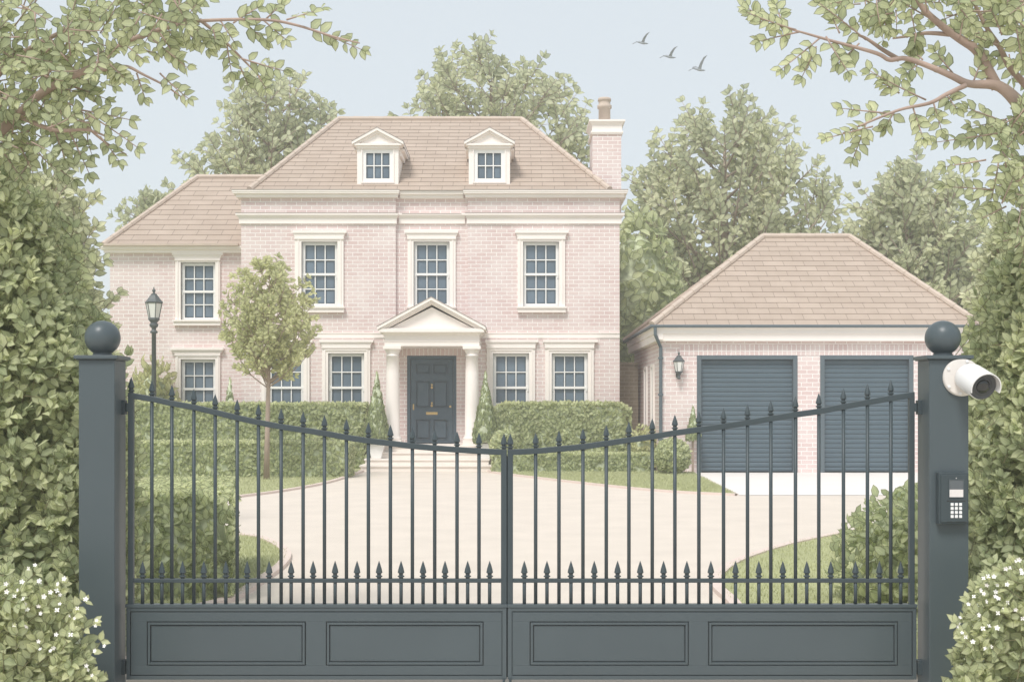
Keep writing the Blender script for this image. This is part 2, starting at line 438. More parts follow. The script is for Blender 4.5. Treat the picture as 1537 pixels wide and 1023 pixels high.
gme.loops.add(len(gv)); gme.loops.foreach_set('vertex_index', np.arange(len(gv), dtype=np.int32))
gme.polygons.add(ng); gme.polygons.foreach_set('loop_start', np.arange(ng, dtype=np.int32)*3); gme.update(calc_edges=True)
tag(link('grass', gme, M['grass'], None), kind='stuff')

# ------------------------------------------------------------------ roofs
def roof_slope(mb, bl, br, tl, tr, n, lift=.011):
    bl, br, tl, tr = map(Vector, (bl, br, tl, tr))
    nrm = (br-bl).cross(tl-bl).normalized()
    if nrm.z < 0: nrm = -nrm
    sl = ((tl+tr)/2-(bl+br)/2).length/n
    hd = (br-bl).normalized()
    for i in range(n):
        a, b = i/n, (i+1)/n
        A, B = bl.lerp(tl, a), br.lerp(tr, a); C, D = br.lerp(tr, b), bl.lerp(tl, b)
        lo = nrm*lift
        u = [(p-bl).dot(hd)/sl for p in (A, B, C, D)]
        mb.quad(A+lo, B+lo, C, D, uv=[(u[0], i+.03), (u[1], i+.03), (u[2], i+.985), (u[3], i+.985)])
        mb.quad(A, B, B+lo, A+lo, uv=[(u[0], i+.002), (u[1], i+.002), (u[1], i+.01), (u[0], i+.01)])
def hip_roof(name, x0, x1, y0, y1, z, rx0, rx1, ry, rz, n, parent, left=True, right=True):
    mb = MB()
    bl, br, fl, fr = (x0,y0,z), (x1,y0,z), (x0,y1,z), (x1,y1,z)
    a, b = (rx0,ry,rz), (rx1,ry,rz)
    roof_slope(mb, bl, br, a, b, n); roof_slope(mb, fr, fl, b, a, n)
    if left: roof_slope(mb, fl, bl, a, a, n)
    if right: roof_slope(mb, br, fr, b, b, n)
    o = mb.build(name, M['tile'], parent)
    m2 = MB()
    up = Vector((0,0,.03))
    def cap(p, q):
        p, q = Vector(p)+up, Vector(q)+up; k = max(4, int((q-p).length/.45)); 
        for i in range(k):
            s0, s1 = p.lerp(q, i/k), p.lerp(q, (i+1.06)/k if i < k-1 else 1)
            m2.tube([s0, s1], [.088, .075], 8)
    cap(a, b)
    if left: cap(bl, a); cap(fl, a)
    if right: cap(br, b); cap(fr, b)
    m2.build('ridge_tiles', M['ridge'], o, smooth=False)
    return o

def wall_front(mb, x0, x1, z0, z1, y, holes, depth=.22):
    xs = sorted({x0, x1, *[h[0] for h in holes], *[h[1] for h in holes]})
    zs = sorted({z0, z1, *[h[2] for h in holes], *[h[3] for h in holes]})
    for i in range(len(xs)-1):
        for j in range(len(zs)-1):
            cx, cz = (xs[i]+xs[i+1])/2, (zs[j]+zs[j+1])/2
            if any(h[0] < cx < h[1] and h[2] < cz < h[3] for h in holes): continue
            mb.quad((xs[i],y,zs[j]), (xs[i+1],y,zs[j]), (xs[i+1],y,zs[j+1]), (xs[i],y,zs[j+1]))
    for a, b, c, d in holes:
        mb.quad((a,y,c),(a,y,d),(a,y+depth,d),(a,y+depth,c)); mb.quad((b,y,d),(b,y,c),(b,y+depth,c),(b,y+depth,d))
        mb.quad((a,y,d),(b,y,d),(b,y+depth,d),(a,y+depth,d)); mb.quad((a,y,c),(a,y+depth,c),(b,y+depth,c),(b,y,c))

def frame_boxes(mb, x0, x1, z0, z1, wx, wz, y0, y1):
    mb.box(x0, x0+wx, y0, y1, z0, z1); mb.box(x1-wx, x1, y0, y1, z0, z1)
    mb.box(x0+wx, x1-wx, y0, y1, z0, z0+wz); mb.box(x0+wx, x1-wx, y0, y1, z1-wz, z1)

def sash(parent, fx0, fx1, fz0, fz1, y, cols=3, rows=4, bar=.028, single=False):
    """white sash frame with glazing bars and its glass; y is the wall face"""
    fw = .085 if not single else .10
    mb = MB(); ya, ybk = y+.05, y+.13
    frame_boxes(mb, fx0, fx1, fz0, fz1, fw, fw, ya, ybk)
    gx0, gx1, gz0, gz1 = fx0+fw, fx1-fw, fz0+fw, fz1-fw
    zm = (gz0+gz1)/2
    for k in range(1, cols):
        cx = gx0+(gx1-gx0)*k/cols; mb.box(cx-bar/2, cx+bar/2, ya+.012, ybk-.01, gz0, gz1)
    for k in range(1, rows):
        cz = gz0+(gz1-gz0)*k/rows
        if not single and k == rows//2:
            mb.box(fx0-.03, fx1+.03, ya-.022, ya-.001, cz-.032, cz+.032)      # meeting rail with horns
            for xx in (fx0+.03, fx1-.03): mb.box(xx-.022, xx+.022, ya-.02, ya-.001, cz-.10, cz-.033)
        else:
            for c in range(cols):
                a = gx0+(gx1-gx0)*c/cols+bar/2*(c>0); b = gx0+(gx1-gx0)*(c+1)/cols-bar/2*(c<cols-1)
                mb.box(a, b, ya+.014, ybk-.01, cz-bar/2, cz+bar/2)
    o = mb.build('sash_frame', M['white'], parent)
    MB().box(gx0-.01, gx1+.01, ybk-.03, ybk-.015, gz0-.01, gz1+.01).build('glass', M['glass'], parent)
    m3 = MB(); t = .018
    for c in range(cols):
        for r in range(rows):
            a = gx0+(gx1-gx0)*c/cols+bar/2; b = gx0+(gx1-gx0)*(c+1)/cols-bar/2
            e = gz0+(gz1-gz0)*r/rows+bar/2; f = gz0+(gz1-gz0)*(r+1)/rows-bar/2
            frame_boxes(m3, a, b, e, f, t, t, ybk-.05, ybk-.032)
    m3.build('glazing_putty', M['door'], parent)
    return o
WINS = []
def house_window(root, Y, frame, sur, head, sill=None, grp=None):
    """frame: outer white frame px (x0,x1,y0,y1); sur: surround x0,x1; head: (x0,x1,ytop,ybottom); sill: (x0,x1,y0,y1)"""
    fx0, fx1 = X(frame[0],Y), X(frame[1],Y); fz1, fz0 = Z(frame[2],Y), Z(frame[3],Y)
    sx0, sx1 = X(sur[0],Y), X(sur[1],Y); hz1, hz0 = Z(head[2],Y), Z(head[3],Y)
    pr = .07
    mb = MB(); zb = fz0 if sill is None else Z(sill[2],Y)
    mb.box(sx0, fx0, Y-pr, Y+.05, zb, fz1); mb.box(fx1, sx1, Y-pr, Y+.05, zb, fz1)
    mb.box(sx0, sx1, Y-pr, Y+.05, fz1, hz0)
    if sill is not None and zb < fz0: mb.box(fx0, fx1, Y-pr, Y+.05, zb, fz0)
    o = mb.build('window', M['stone'], root)
    # raised inner bead and outer bead
    b2 = MB(); t = .03
    for a, b in ((fx0-.10, fx0-.10+t), (fx1+.10-t, fx1+.10)): b2.box(a, b, Y-pr-.022, Y-pr, zb, fz1+.10)
    b2.box(fx0-.10+t, fx1+.10-t, Y-pr-.022, Y-pr, fz1+.10-t, fz1+.10)
    b2.build('architrave_bead', M['stone'], o)
    hx0, hx1 = X(head[0],Y), X(head[1],Y); d = sx0-hx0
    c = MB(); hh = hz1-hz0
    c.frustum((sx0, sx1, Y-pr-.02, Y+.02, hz0), (sx0-d*.75, sx1+d*.75, Y-pr-.02-d*.2, Y+.02, hz0+hh*.62))
    c.box(hx0, hx1, Y-pr-.04-d*.3, Y+.02, hz0+hh*.62, hz1)
    c.box(sx0-.012, sx1+.012, Y-pr-.035, Y+.02, hz0-.045, hz0)
    c.build('lintel_cornice', M['stone'], o)
    sash(o, fx0, fx1, fz0, fz1, Y)
    if sill is not None:
        s = MB(); a, b = X(sill[0],Y), X(sill[1],Y); z1, z0 = Z(sill[2],Y), Z(sill[3],Y)
        s.box(a, b, Y-.16, Y+.03, z1-.05, z1); s.box(a+.02, b-.02, Y-.12, Y+.03, z0, z1-.05)
        s.build('sill', M['stone'], o)
    return (fx0, fx1, fz0, fz1)

# ------------------------------------------------------------------ house
HY0 = 32.7; YC = 32.82; YW = 33.7; HB = 42.3; WB = 41.2
hx0, hx1 = X(362,HY0), X(930,HY0); cx0, cx1 = X(594,HY0), X(702,HY0)
house = thing('brick_house', 'two storey pink brick house with columned porch, dormers and chimney', 'house', ((hx0+hx1)/2, HY0, 0))
EZ = Z(296,HY0)
rows_up = (363, 459); low = (530, 632)
upL = house_window(house, HY0, (453,507,363,460), (443,516), (440,521,346.5,357), (442,518,460,469))
upC = house_window(house, YC, (621,675,363,460), (612,684), (608,688,346.5,357), (611,685,460,469))
upR = house_window(house, HY0, (785,839,363,460), (777,848), (773,853,346.5,357), (776,850,460,469))
gL1 = house_window(house, HY0, (402.5,456,530,633), (393,465), (389,470,510,520), (392,466,633,642))
gL2 = house_window(house, HY0, (493,547,530,633), (484,556), (480,561,510,520), (483,557,633,642))
gR1 = house_window(house, HY0, (740,794,530,633), (731,803), (728,808,510,520), (730,804,633,642))
gR2 = house_window(house, HY0, (828,882,530,633), (818,891), (815,897,510,520), (817,893,633,642))
wU = house_window(house, YW, (272,324,394,481), (264,331), (260,336,380,389), (261,333,480,488.5))
wL = house_window(house, YW, (272,324,539,628), (264,331), (257,337,522,531), (261,333,628,637))
door = (X(611,YC), X(685,YC), .62, Z(533.5,YC))
wm = MB()
wall_front(wm, hx0, cx0, 0, EZ+.1, HY0, [upL, gL1, gL2])
wall_front(wm, cx1, hx1, 0, EZ+.1, HY0, [upR, gR1, gR2])
wall_front(wm, cx0, cx1, 0, EZ+.1, YC, [upC, door])
for xx, sg in ((cx0, 1), (cx1, -1)):
    a, b = ((xx,HY0,0),(xx,YC,0)); q = [(xx,HY0,0),(xx,YC,0),(xx,YC,EZ+.1),(xx,HY0,EZ+.1)]
    wm.quad(*(q if sg > 0 else q[::-1]))
wm.quad((hx1,HY0,0),(hx1,HB,0),(hx1,HB,EZ+.1),(hx1,HY0,EZ+.1))
wm.quad((hx0,HB,0),(hx0,HY0,0),(hx0,HY0,EZ+.1),(hx0,HB,EZ+.1))
wm.quad((hx1,HB,0),(hx0,HB,0),(hx0,HB,EZ+.1),(hx1,HB,EZ+.1))
wm.build('wall', M['brick'], house)
wx0 = X(165,YW); WE = Z(380,YW)
w2 = MB(); wall_front(w2, wx0, hx0, 0, WE+.1, YW, [wU, wL])
w2.quad((wx0,WB,0),(wx0,YW,0),(wx0,YW,WE+.1),(wx0,WB,WE+.1)); w2.quad((hx0,WB,0),(wx0,WB,0),(wx0,WB,WE+.1),(hx0,WB,WE+.1))
w2.build('wall', M['brick'], house)
# string courses and cornices
def moulding(parent, name, x0, x1, y, prof, back=.05, ends=(True, True), deep=None):
    """prof: list of (projection, z) from bottom to top"""
    mb = MB(); pj = max(p for p, z in prof)
    for (p0, z0), (p1, z1) in zip(prof[:-1], prof[1:]):
        if z1-z0 < 1e-6: continue
        e0, e1 = ends
        yb = y+back if deep is None else deep
        mb.frustum((x0-p0*e0, x1+p0*e1, y-p0, yb, z0), (x0-p1*e0, x1+p1*e1, y-p1, yb, z1))
    return mb.build(name, M['stone'], parent)
def crown_prof(za, zb, p):     # eaves cornice
    hgt = zb-za
    return [(p*.55, za), (p*.55, za+hgt*.42), (p*.62, za+hgt*.46), (p*.92, za+hgt*.52), (p*.92, za+hgt*.72), (p, za+hgt*.76), (p, zb)]
zc0, zc1 = Z(297,HY0), Z(287,HY0)
for (a, b, y, e) in ((hx0, cx0, HY0, (1, .55)), (cx1, hx1, HY0, (.55, 1))):
    moulding(house, 'eaves_cornice', a, b, y, crown_prof(zc0, zc1, .21), back=.3, ends=e)
    moulding(house, 'frieze_band', a, b, y, [(.05, Z(336,HY0)), (.05, Z(327,HY0)), (.08, Z(326.5,HY0)), (.10, Z(324,HY0)), (.13, Z(323.6,HY0)), (.13, Z(321,HY0))], ends=e)
moulding(house, 'eaves_cornice', cx0+.118, cx1-.118, YC, crown_prof(zc0, zc1, .21), back=.3, ends=(0, 0))
moulding(house, 'frieze_band', cx0+.075, cx1-.075, YC, [(.05, Z(336,YC)), (.05, Z(327,YC)), (.08, Z(326.5,YC)), (.10, Z(324,YC)), (.13, Z(323.6,YC)), (.13, Z(321,YC))], ends=(0, 0))
for (a, b, y) in ((hx0, cx0, HY0), (cx1, hx1, HY0), (cx0, cx1, YC)):
    moulding(house, 'string_course', a, b, y, [(.02, Z(507,HY0)), (.022, Z(501,HY0)), (.04, Z(500.5,HY0)), (.04, Z(499,HY0))], ends=(0, 0))
moulding(house, 'eaves_cornice', wx0, hx0, YW, crown_prof(Z(380,YW), Z(370.5,YW), .24), back=.3, ends=(1, 0))
lead = MB()
for (a, b, y, e0, e1) in ((hx0, cx0, HY0, .22, .12), (cx1, hx1, HY0, .12, .22), (cx0+.125, cx1-.125, YC, 0, 0)):
    lead.box(a-e0, b+e1, y-.22, y+.2, zc1+.0005, zc1+.019)
    lead.box(a-(.137 if e0 > .2 else .07 if e0 else -.045), b+(.137 if e1 > .2 else .07 if e1 else -.045), y-.137, y-.001, Z(321,HY0)+.0005, Z(321,HY0)+.017)
lead.build('lead_flashing', M['line'], house)
# side returns of cornices
MB().box(hx1, hx1+.2, HY0+.3, HB, zc0+.06, zc1-.005).build('soffit_board', M['stone'], house)
MB().box(hx0-.2, hx0, HY0+.3, HB, zc0+.06, zc1-.005).build('soffit_board', M['stone'], house)
MB().box(wx0-.2, wx0, YW+.3, WB, Z(378,YW), Z(370.6,YW)-.005).build('soffit_board', M['stone'], house)
# roofs
RY = 37.5; rz = Z(180,RY)
roof = hip_roof('roof', X(375,32.62), X(915,32.62), 32.58, 42.4, zc1+.0, X(508,RY), X(783,RY), RY, rz, 19, house)
RW = 37.45; rwz = Z(267,RW)
wm2 = MB(); wz = Z(370.5,YW)
bl, br = (X(155,33.5), 33.46, wz), (hx0+.3, 33.46, wz); tl, tr = (X(296,RW), RW, rwz), (hx0+3.2, RW, rwz)
br = (hx0-.002, 33.46, wz)
bl2 = (X(155,33.5), 41.4, wz)
tr = (X(430,RW), RW, rwz)
roof_slope(wm2, bl, (hx0+.0,33.46,wz), tl, tr, 14)
roof_slope(wm2, bl2, bl, tl, tl, 14); roof_slope(wm2, (tr[0],41.4,wz), bl2, tr, tl, 14)
wroof = wm2.build('roof', M['tile'], house)
m2 = MB(); up = Vector((0,0,.03))
for p, q in ((tl, tr), (bl, tl), (bl2, tl)):
    p, q = Vector(p)+up, Vector(q)+up; k = int((q-p).length/.45)
    for i in range(k): m2.tube([p.lerp(q, i/k), p.lerp(q, min(1,(i+1.06)/k))], [.088, .075], 8)
m2.build('ridge_tiles', M['ridge'], wroof)
MB().box(X(153,33.4), hx0-.24, 33.36, 33.50, wz-.005, wz+.055).build('gutter', M['ridge'], house)
# dormers
def roof_y(z): return 32.58+(z-zc1)*(RY-32.58)/(rz-zc1)
for (fx0, fx1, ap, ex0, ex1) in ((536,598,566.5,529,606), (703.5,765.5,735,697,772.5)):
    Y = 32.95
    d = MB(); a, b = X(fx0,Y), X(fx1,Y); z0, z1 = Z(279,Y), Z(219,Y)
    hole = (X(fx0+8,Y), X(fx1-8,Y), Z(273,Y), Z(224,Y))
    yb = 34.9
    wall_front(d, a, b, z0, z1, Y, [hole], .12)
    d.quad((b,Y,z0),(b,yb,z0),(b,yb,z1),(b,Y,z1)); d.quad((a,yb,z0),(a,Y,z0),(a,Y,z1),(a,yb,z1))
    dm = d.build('dormer', M['stone'], house)
    fr = MB(); frame_boxes(fr, hole[0]-.035, hole[1]+.035, hole[2]-.035, hole[3]+.035, .034, .034, Y-.025, Y)
    fr.build('architrave_bead', M['stone'], dm)
    sash(dm, *hole, Y-.03, cols=3, rows=2, single=True)
    xa, e0, e1 = X(ap,Y), X(ex0,Y), X(ex1,Y); za, ze = Z(193,Y), Z(214,Y); zb = Z(219,Y)
    p = MB(); th = .15
    ym = Y-.14
    # tympanum, raking cornice and base moulding
    p.prism_y([(a+.02, z1-.002), (b-.02, z1-.002), (b-.02, zb+.05), (xa, za-.10), (a+.02, zb+.05)], Y-.02, Y+.3)
    p.build('tympanum', M['stone'], dm)
    def rake(x0, zz0, x1, zz1, t, y0, y1):
        return [(x0, zz0), (x1, zz1), (x1, zz1+t), (x0, zz0+t)]
    k = MB()
    sl = (za-ze)/(xa-e0)
    for t0, t1, pr in ((.0, .075, .14), (-.055, -.001, .085)):
        k.prism_y([(e0+(0 if t0 == 0 else .06), ze+t0-.075+(0 if t0==0 else sl*.06)), (xa, za+t0-.075), (xa, za+t1-.075), (e0+(0 if t0 == 0 else .06), ze+t1-.075+(0 if t0==0 else sl*.06))], Y-pr, Y+.3 if t0 < 0 else 36.2)
        k.prism_y([(xa, za+t0-.075), (e1-(0 if t0 == 0 else .06), ze+t0-.075+(0 if t0==0 else sl*.06)), (e1-(0 if t0 == 0 else .06), ze+t1-.075+(0 if t0==0 else sl*.06)), (xa, za+t1-.075)], Y-pr, Y+.3 if t0 < 0 else 36.2)
    k.box(e0+.05, e1-.05, Y-.11, Y+.3, zb-.005, zb+.05); k.box(a-.02, b+.02, Y-.05, Y+.3, zb-.07, zb-.006)
    k.build('pediment', M['stone'], dm)
    for xa0, xa1, sg in ((e0+.01, a-.003, 1), (b+.003, e1-.01, -1)):
        s_ = MB(); s_.box(xa0, xa1, Y+.31, 35.2, zb-.06, zb-.01); s_.box(xa0+.08*(sg>0), xa1-.08*(sg<0), Y+.311, 35.2, zb-.22, zb-.058)
        s_.build('eaves_board', M['stone'], dm)
    rt = MB()
    rt.prism_y([(e0-.008, ze+.0005), (xa, za+.0005), (xa, za+.02), (e0-.008, ze+.02)], Y-.148, 36.2)
    rt.prism_y([(xa, za+.0005), (e1+.008, ze+.0005), (e1+.008, ze+.02), (xa, za+.02)], Y-.148, 36.2)
    rt.build('dormer_roof', M['line'], dm)
# chimney
Yc0 = 33.3; ch0, ch1 = X(889.5,Yc0), X(932.5,Yc0); cd = 1.25
ct = Z(202,Yc0)
chim = MB().box(ch0, ch1, Yc0, Yc0+cd, 7.0, ct).build('chimney', M['brick'], house)
c = MB(); t1 = Z(180.5,Yc0)
for (o0, za_, o1, zb_) in ((.03, ct, .03, ct+.04), (.05, ct+.04, .05, ct+.09), (.015, ct+.09, .015, t1-.14), (.02, t1-.14, .085, t1-.05), (.10, t1-.05, .10, t1)):
    c.frustum((ch0-o0, ch1+o0, Yc0-o0, Yc0+cd+o0, za_), (ch0-o1, ch1+o1, Yc0-o1, Yc0+cd+o1, zb_))
c.build('chimney_cap', M['stone'], chim)
pz = Z(147,Yc0+.5); pc = X(907.5,Yc0+.5)
MB().lathe([(.17,t1),(.165,pz-.30),(.20,pz-.29),(.205,pz-.21),(.165,pz-.19),(.165,pz-.09),(.19,pz-.08),(.185,pz-.02),(.17,pz),(.11,pz),(.11,pz-.3)], pc, Yc0+.55, 20).build('chimney_pot', M['ridge'], chim, smooth=True)
# portico
YP = 31.35
port = MB(); pa, pb = X(577,YP), X(719.5,YP); ez0, ez1 = Z(519,YP), Z(497,YP)
port.box(pa, pb, YP-.01, YC, ez0, ez0+(ez1-ez0)*.30); port.box(pa-.012, pb+.012, YP-.022, YC, ez0+(ez1-ez0)*.30, ez0+(ez1-ez0)*.36)
port.box(pa+.008, pb-.008, YP, YC, ez0+(ez1-ez0)*.36, ez1-.10)
port.frustum((pa, pb, YP-.01, YC, ez1-.10), (pa-.06, pb+.06, YP-.07, YC, ez1-.03))
po = port.build('portico', M['stone'], house)
pd = MB(); xa = X(648,YP); zA = Z(447,YP); e0, e1 = X(567,YP), X(729,YP); ze = Z(491,YP)
pd.box(e0+.04, e1-.04, YP-.17, YC, ez1-.03, ez1+.055)
pd.box(e0+.09, e1-.09, YP-.12, YC, ez1+.055, ez1+.075)
pd.prism_y([(e0+.3, ez1+.075), (e1-.3, ez1+.075), (xa, zA-.24)], YP+.02, YC)
for (dz0, dz1, inset, pr) in ((-.075, 0, 0, .2), (-.135, -.076, .1, .14), (-.175, -.136, .2, .08)):
    sl = (zA-ze)/(xa-e0)
    zl = ze+inset*sl
    pd.prism_y([(e0+inset, zl+dz0), (xa, zA+dz0), (xa, zA+dz1), (e0+inset, zl+dz1)], YP-pr, YC)
    pd.prism_y([(xa, zA+dz0), (e1-inset, zl+dz0), (e1-inset, zl+dz1), (xa, zA+dz1)], YP-pr, YC)
pd.build('pediment', M['stone'], po)
ld = MB()
ld.prism_y([(e0-.01, ze+.0005), (xa, zA+.0005), (xa, zA+.02), (e0-.01, ze+.02)], YP-.208, YC)
ld.prism_y([(xa, zA+.0005), (e1+.01, ze+.0005), (e1+.01, ze+.02), (xa, zA+.02)], YP-.208, YC)
ld.build('lead_flashing', M['line'], po)
cz0 = .62
for px in (588.5, 708):
    cxm = X(px, YP); cm = MB(); cy = YP+.17; zt = ez0
    cm.box(cxm-.235, cxm+.235, cy-.235, cy+.235, cz0, cz0+.14)
    cm.lathe([(.225,cz0+.14),(.235,cz0+.175),(.225,cz0+.21),(.20,cz0+.225),(.205,cz0+.25),(.185,cz0+.28),(.183,cz0+1.0),(.172,cz0+1.9),(.16,zt-.27),(.178,zt-.262),(.178,zt-.235),(.16,zt-.228),(.16,zt-.19),(.19,zt-.135),(.215,zt-.085),(.215,zt-.08)], cxm, cy, 28)
    cm.box(cxm-.235, cxm+.235, cy-.235, cy+.235, zt-.08, zt-.002)
    co_ = cm.build('column', M['stone'], po)
    for p in co_.data.polygons: p.use_smooth = len(p.vertices) == 4 and p.index > 5 and p.index < len(co_.data.polygons)-6
# soldier course over the door and steps
MB().box(X(600,YC), X(697,YC), YC-.012, YC+.02, door[3]+.0, door[3]+.40).build('brick_arch', M['soldier'], house)
st = MB()
sa, sb = X(541,30.3), X(738,30.3); na, nb = X(573,30.9), X(717,30.9)
def tread(x0, x1, y, z0, z1):
    st.box(x0, x1, y, YC, z0, z1-.045); st.box(x0-.025, x1+.025, y-.03, YC, z1-.045, z1)
tread(sa, sb, 30.3, -.02, .15); tread(sa+.08, sb-.08, 30.6, .15, .30); tread(na, nb, 30.9, .30, .46); tread(na+.06, nb-.06, 31.12, .46, .62)
st.build('steps', M['step'], house, bevel=.006)
# front door
dx0, dx1, dz0, dz1 = door
df = MB(); frame_boxes(df, dx0, dx1, dz0, dz1, .085, .0, YC+.02, YC+.14); df.box(dx0+.085, dx1-.085, YC+.02, YC+.14, dz1-.09, dz1)
dfr = df.build('front_door', M['door'], house, bevel=.004)
lx0, lx1, lz1 = dx0+.095, dx1-.095, dz1-.10
lf = MB(); lw = lx1-lx0; lh = lz1-dz0
pan = []
for (u0, u1) in ((.13,.46), (.54,.87)):
    for (v0, v1) in ((.055,.285), (.43,.74), (.83,.945)): pan.append((lx0+u0*lw, lx0+u1*lw, dz0+v0*lh, dz0+v1*lh))
wall_front(lf, lx0, lx1, dz0+.01, lz1, YC+.06, pan, .045)
lf.box(lx0+.002, lx1-.002, YC+.105, YC+.135, dz0+.012, lz1-.002)
for a, b, c_, d_ in pan: lf.box(a+.04, b-.04, YC+.062, YC+.106, c_+.04, d_-.04); frame_boxes(lf, a-.018, b+.018, c_-.018, d_+.018, .017, .017, YC+.046, YC+.0595)
lf.build('door_leaf', M['door'], dfr)
cxd = (lx0+lx1)/2
hz = dz0+.36*lh
MB().box(cxd-.16, cxd+.16, YC+.055, YC+.075, hz-.04, hz+.035).build('letterbox', M['brass'], dfr, bevel=.006)
for zz, nm in ((dz0+.45*lh, 'door_knob'), (dz0+.665*lh, 'knocker')):
    kn = MB(); kn.lathe([(.0,-.04),(.028,-.03),(.034,0),(.02,.03),(.012,.05)], 0, 0, 12, axis=(0,1,0), org=(cxd, YC+.03, zz)); kn.lathe([(.025,-.01),(.025,.012)], 0, 0, 12, axis=(0,1,0), org=(cxd, YC+.06, zz+.075)); kn.box(cxd-.012, cxd+.012, YC+.05, YC+.06, zz, zz+.075)
    kn.build(nm, M['brass'], dfr)
MB().box(lx0+.055, lx0+.095, YC+.045, YC+.075, dz0+.40*lh, dz0+.47*lh).build('door_handle', M['brass'], dfr, bevel=.01)
MB().lathe([(.03,-.012),(.03,.015)], 0, 0, 12, axis=(0,1,0), org=(lx1-.075, YC+.06, dz0+.44*lh)).build('door_lock', M['brass'], dfr)

# ------------------------------------------------------------------ garden wall between the two buildings
MB_ = MB().box(hx1+.01, 3.62, 34.4, 34.62, 0, Z(547,34.4)); 
gw = thing('garden_wall', 'brown brick garden wall closing the gap between house and garage', 'wall', ((hx1+3.62)/2, 34.4, 0))
MB_.build('wall_face', M['wallbrick'], gw)
MB().box(hx1+.01, 3.62, 34.36, 34.66, Z(547,34.4)+.001, Z(547,34.4)+.07).build('coping', M['wallbrick'], gw)

# ------------------------------------------------------------------ garage
YG, GB = 29.6, 36.2
gx0, gx1 = X(993,YG), 11.2
gar = thing('double_garage', 'detached brick garage with two dark roller doors and hipped tile roof', 'garage', ((gx0+gx1)/2, YG, 0))
GE = Z(512,YG)
d1 = (X(1046,YG), X(1197,YG), .0, Z(533,YG)); d2 = (X(1231,YG), X(1371,YG), .0, Z(533,YG))
sd = [(X_, X_+w_) for X_, w_ in ((31.0, .62), (32.6, .62))]
gm = MB(); wall_front(gm, gx0, gx1, 0, GE+.12, YG, [d1, d2], .3)
gm.quad((gx1,YG,0),(gx1,GB,0),(gx1,GB,GE+.12),(gx1,YG,GE+.12)); gm.quad((gx0,GB,0),(gx0,YG,0),(gx0,YG,GE+.12),(gx0,GB,GE+.12)); gm.quad((gx1,GB,0),(gx0,GB,0),(gx0,GB,GE+.12),(gx1,GB,GE+.12))
gm.build('wall', M['brick'], gar)
for a, b in sd:
    s_ = MB(); zt, zb_ = 2.73, .35
    for (p0, p1, q0, q1) in ((a, a+.08, zb_, zt), (b-.08, b, zb_, zt), (a+.08, b-.08, zt-.08, zt), (a+.08, b-.08, zb_, zb_+.08)): s_.box(gx0-.05, gx0+.02, p0, p1, q0, q1)
    sw = s_.build('side_window', M['stone'], gar)
    MB().box(gx0-.02, gx0+.015, a+.08, b-.08, zb_+.08, zt-.08).build('window_panel', M['white'], sw)
MB().box(gx0+.45, d2[1]+.35, YG-.012, YG+.02, d1[3]+.001, d1[3]+.26).build('brick_lintel', M['soldier'], gar)
for dd in (d1, d2):
    f = MB(); a, b, _, t = dd; fw = .11
    f.box(a, a+fw, YG-.015, YG+.2, .006, t); f.box(b-fw, b, YG-.015, YG+.2, .006, t); f.box(a+fw, b-fw, YG-.015, YG+.2, t-.10, t)
    fo = f.build('garage_door', M['gutter'], gar, bevel=.006)
    n = 24; z0, z1 = .012, t-.10; s_ = MB(); hh = (z1-z0)/n
    for i in range(n):
        zz = z0+i*hh; y0 = YG+.10
        s_.prism_x([(y0+.012,zz+.004),(y0+.03,zz+.004),(y0+.03,zz+hh),(y0+.012,zz+hh),(y0-.004,zz+hh*.78),(y0-.006,zz+hh*.5),(y0-.004,zz+hh*.25)][::-1], a+fw, b-fw)
    s_.box(a+fw, b-fw, YG+.105+.026, YG+.16, z0, z1)
    s_.build('roller_shutter', M['shutter'], fo)
ge1 = Z(489.5,YG); ov = .27
gex0, gex1 = gx0-ov, gx1+ov
groof = hip_roof('roof', gex0, gex1, YG-ov, GB+ov, ge1, X(1145,33), X(1275,33), 33, Z(356,33), 17, gar)
fm = MB(); zf = GE
prof = [(.17,zf),(.17,zf+.17),(.20,zf+.18),(.20,zf+.30),(.245,zf+.31),(.245,ge1-.02)]
for (p0, z0), (p1, z1) in zip(prof[:-1], prof[1:]):
    fm.frustum((gx0-p0, gx1+p0, YG-p0, GB+p0, z0), (gx0-p1, gx1+p1, YG-p1, GB+p1, z1))
fm.build('fascia', M['stone'], gar)
gt = MB(); q = .055
gt.box(gex0-q, gex1+q, YG-ov-q, YG-ov+.03, ge1-.045, ge1+.02); gt.box(gex0-q, gex0+.03, YG-ov+.03, GB+ov, ge1-.045, ge1+.02)
gto = gt.build('gutter', M['gutter'], gar, bevel=.02)
dp = MB(); px_ = gx0-.03; py_ = YG-.07
dp.tube([(gex0+.08,YG-ov-.02,ge1-.05),(gex0+.08,YG-ov-.02,ge1-.22),(px_,py_,ge1-.52),(px_,py_,.05)], .042, 10)
for zz in (.8, 1.9, 2.8): dp.box(px_-.06, px_+.06, py_-.05, py_+.06, zz, zz+.05)
dp.build('downpipe', M['gutter'], gar)
bx = MB(); bx.box(gx0-.16, gx0+.02, YG-.20, YG-.036, zf+.02, zf+.2); bx.build('eaves_bracket', M['stone'], gar, bevel=.02)

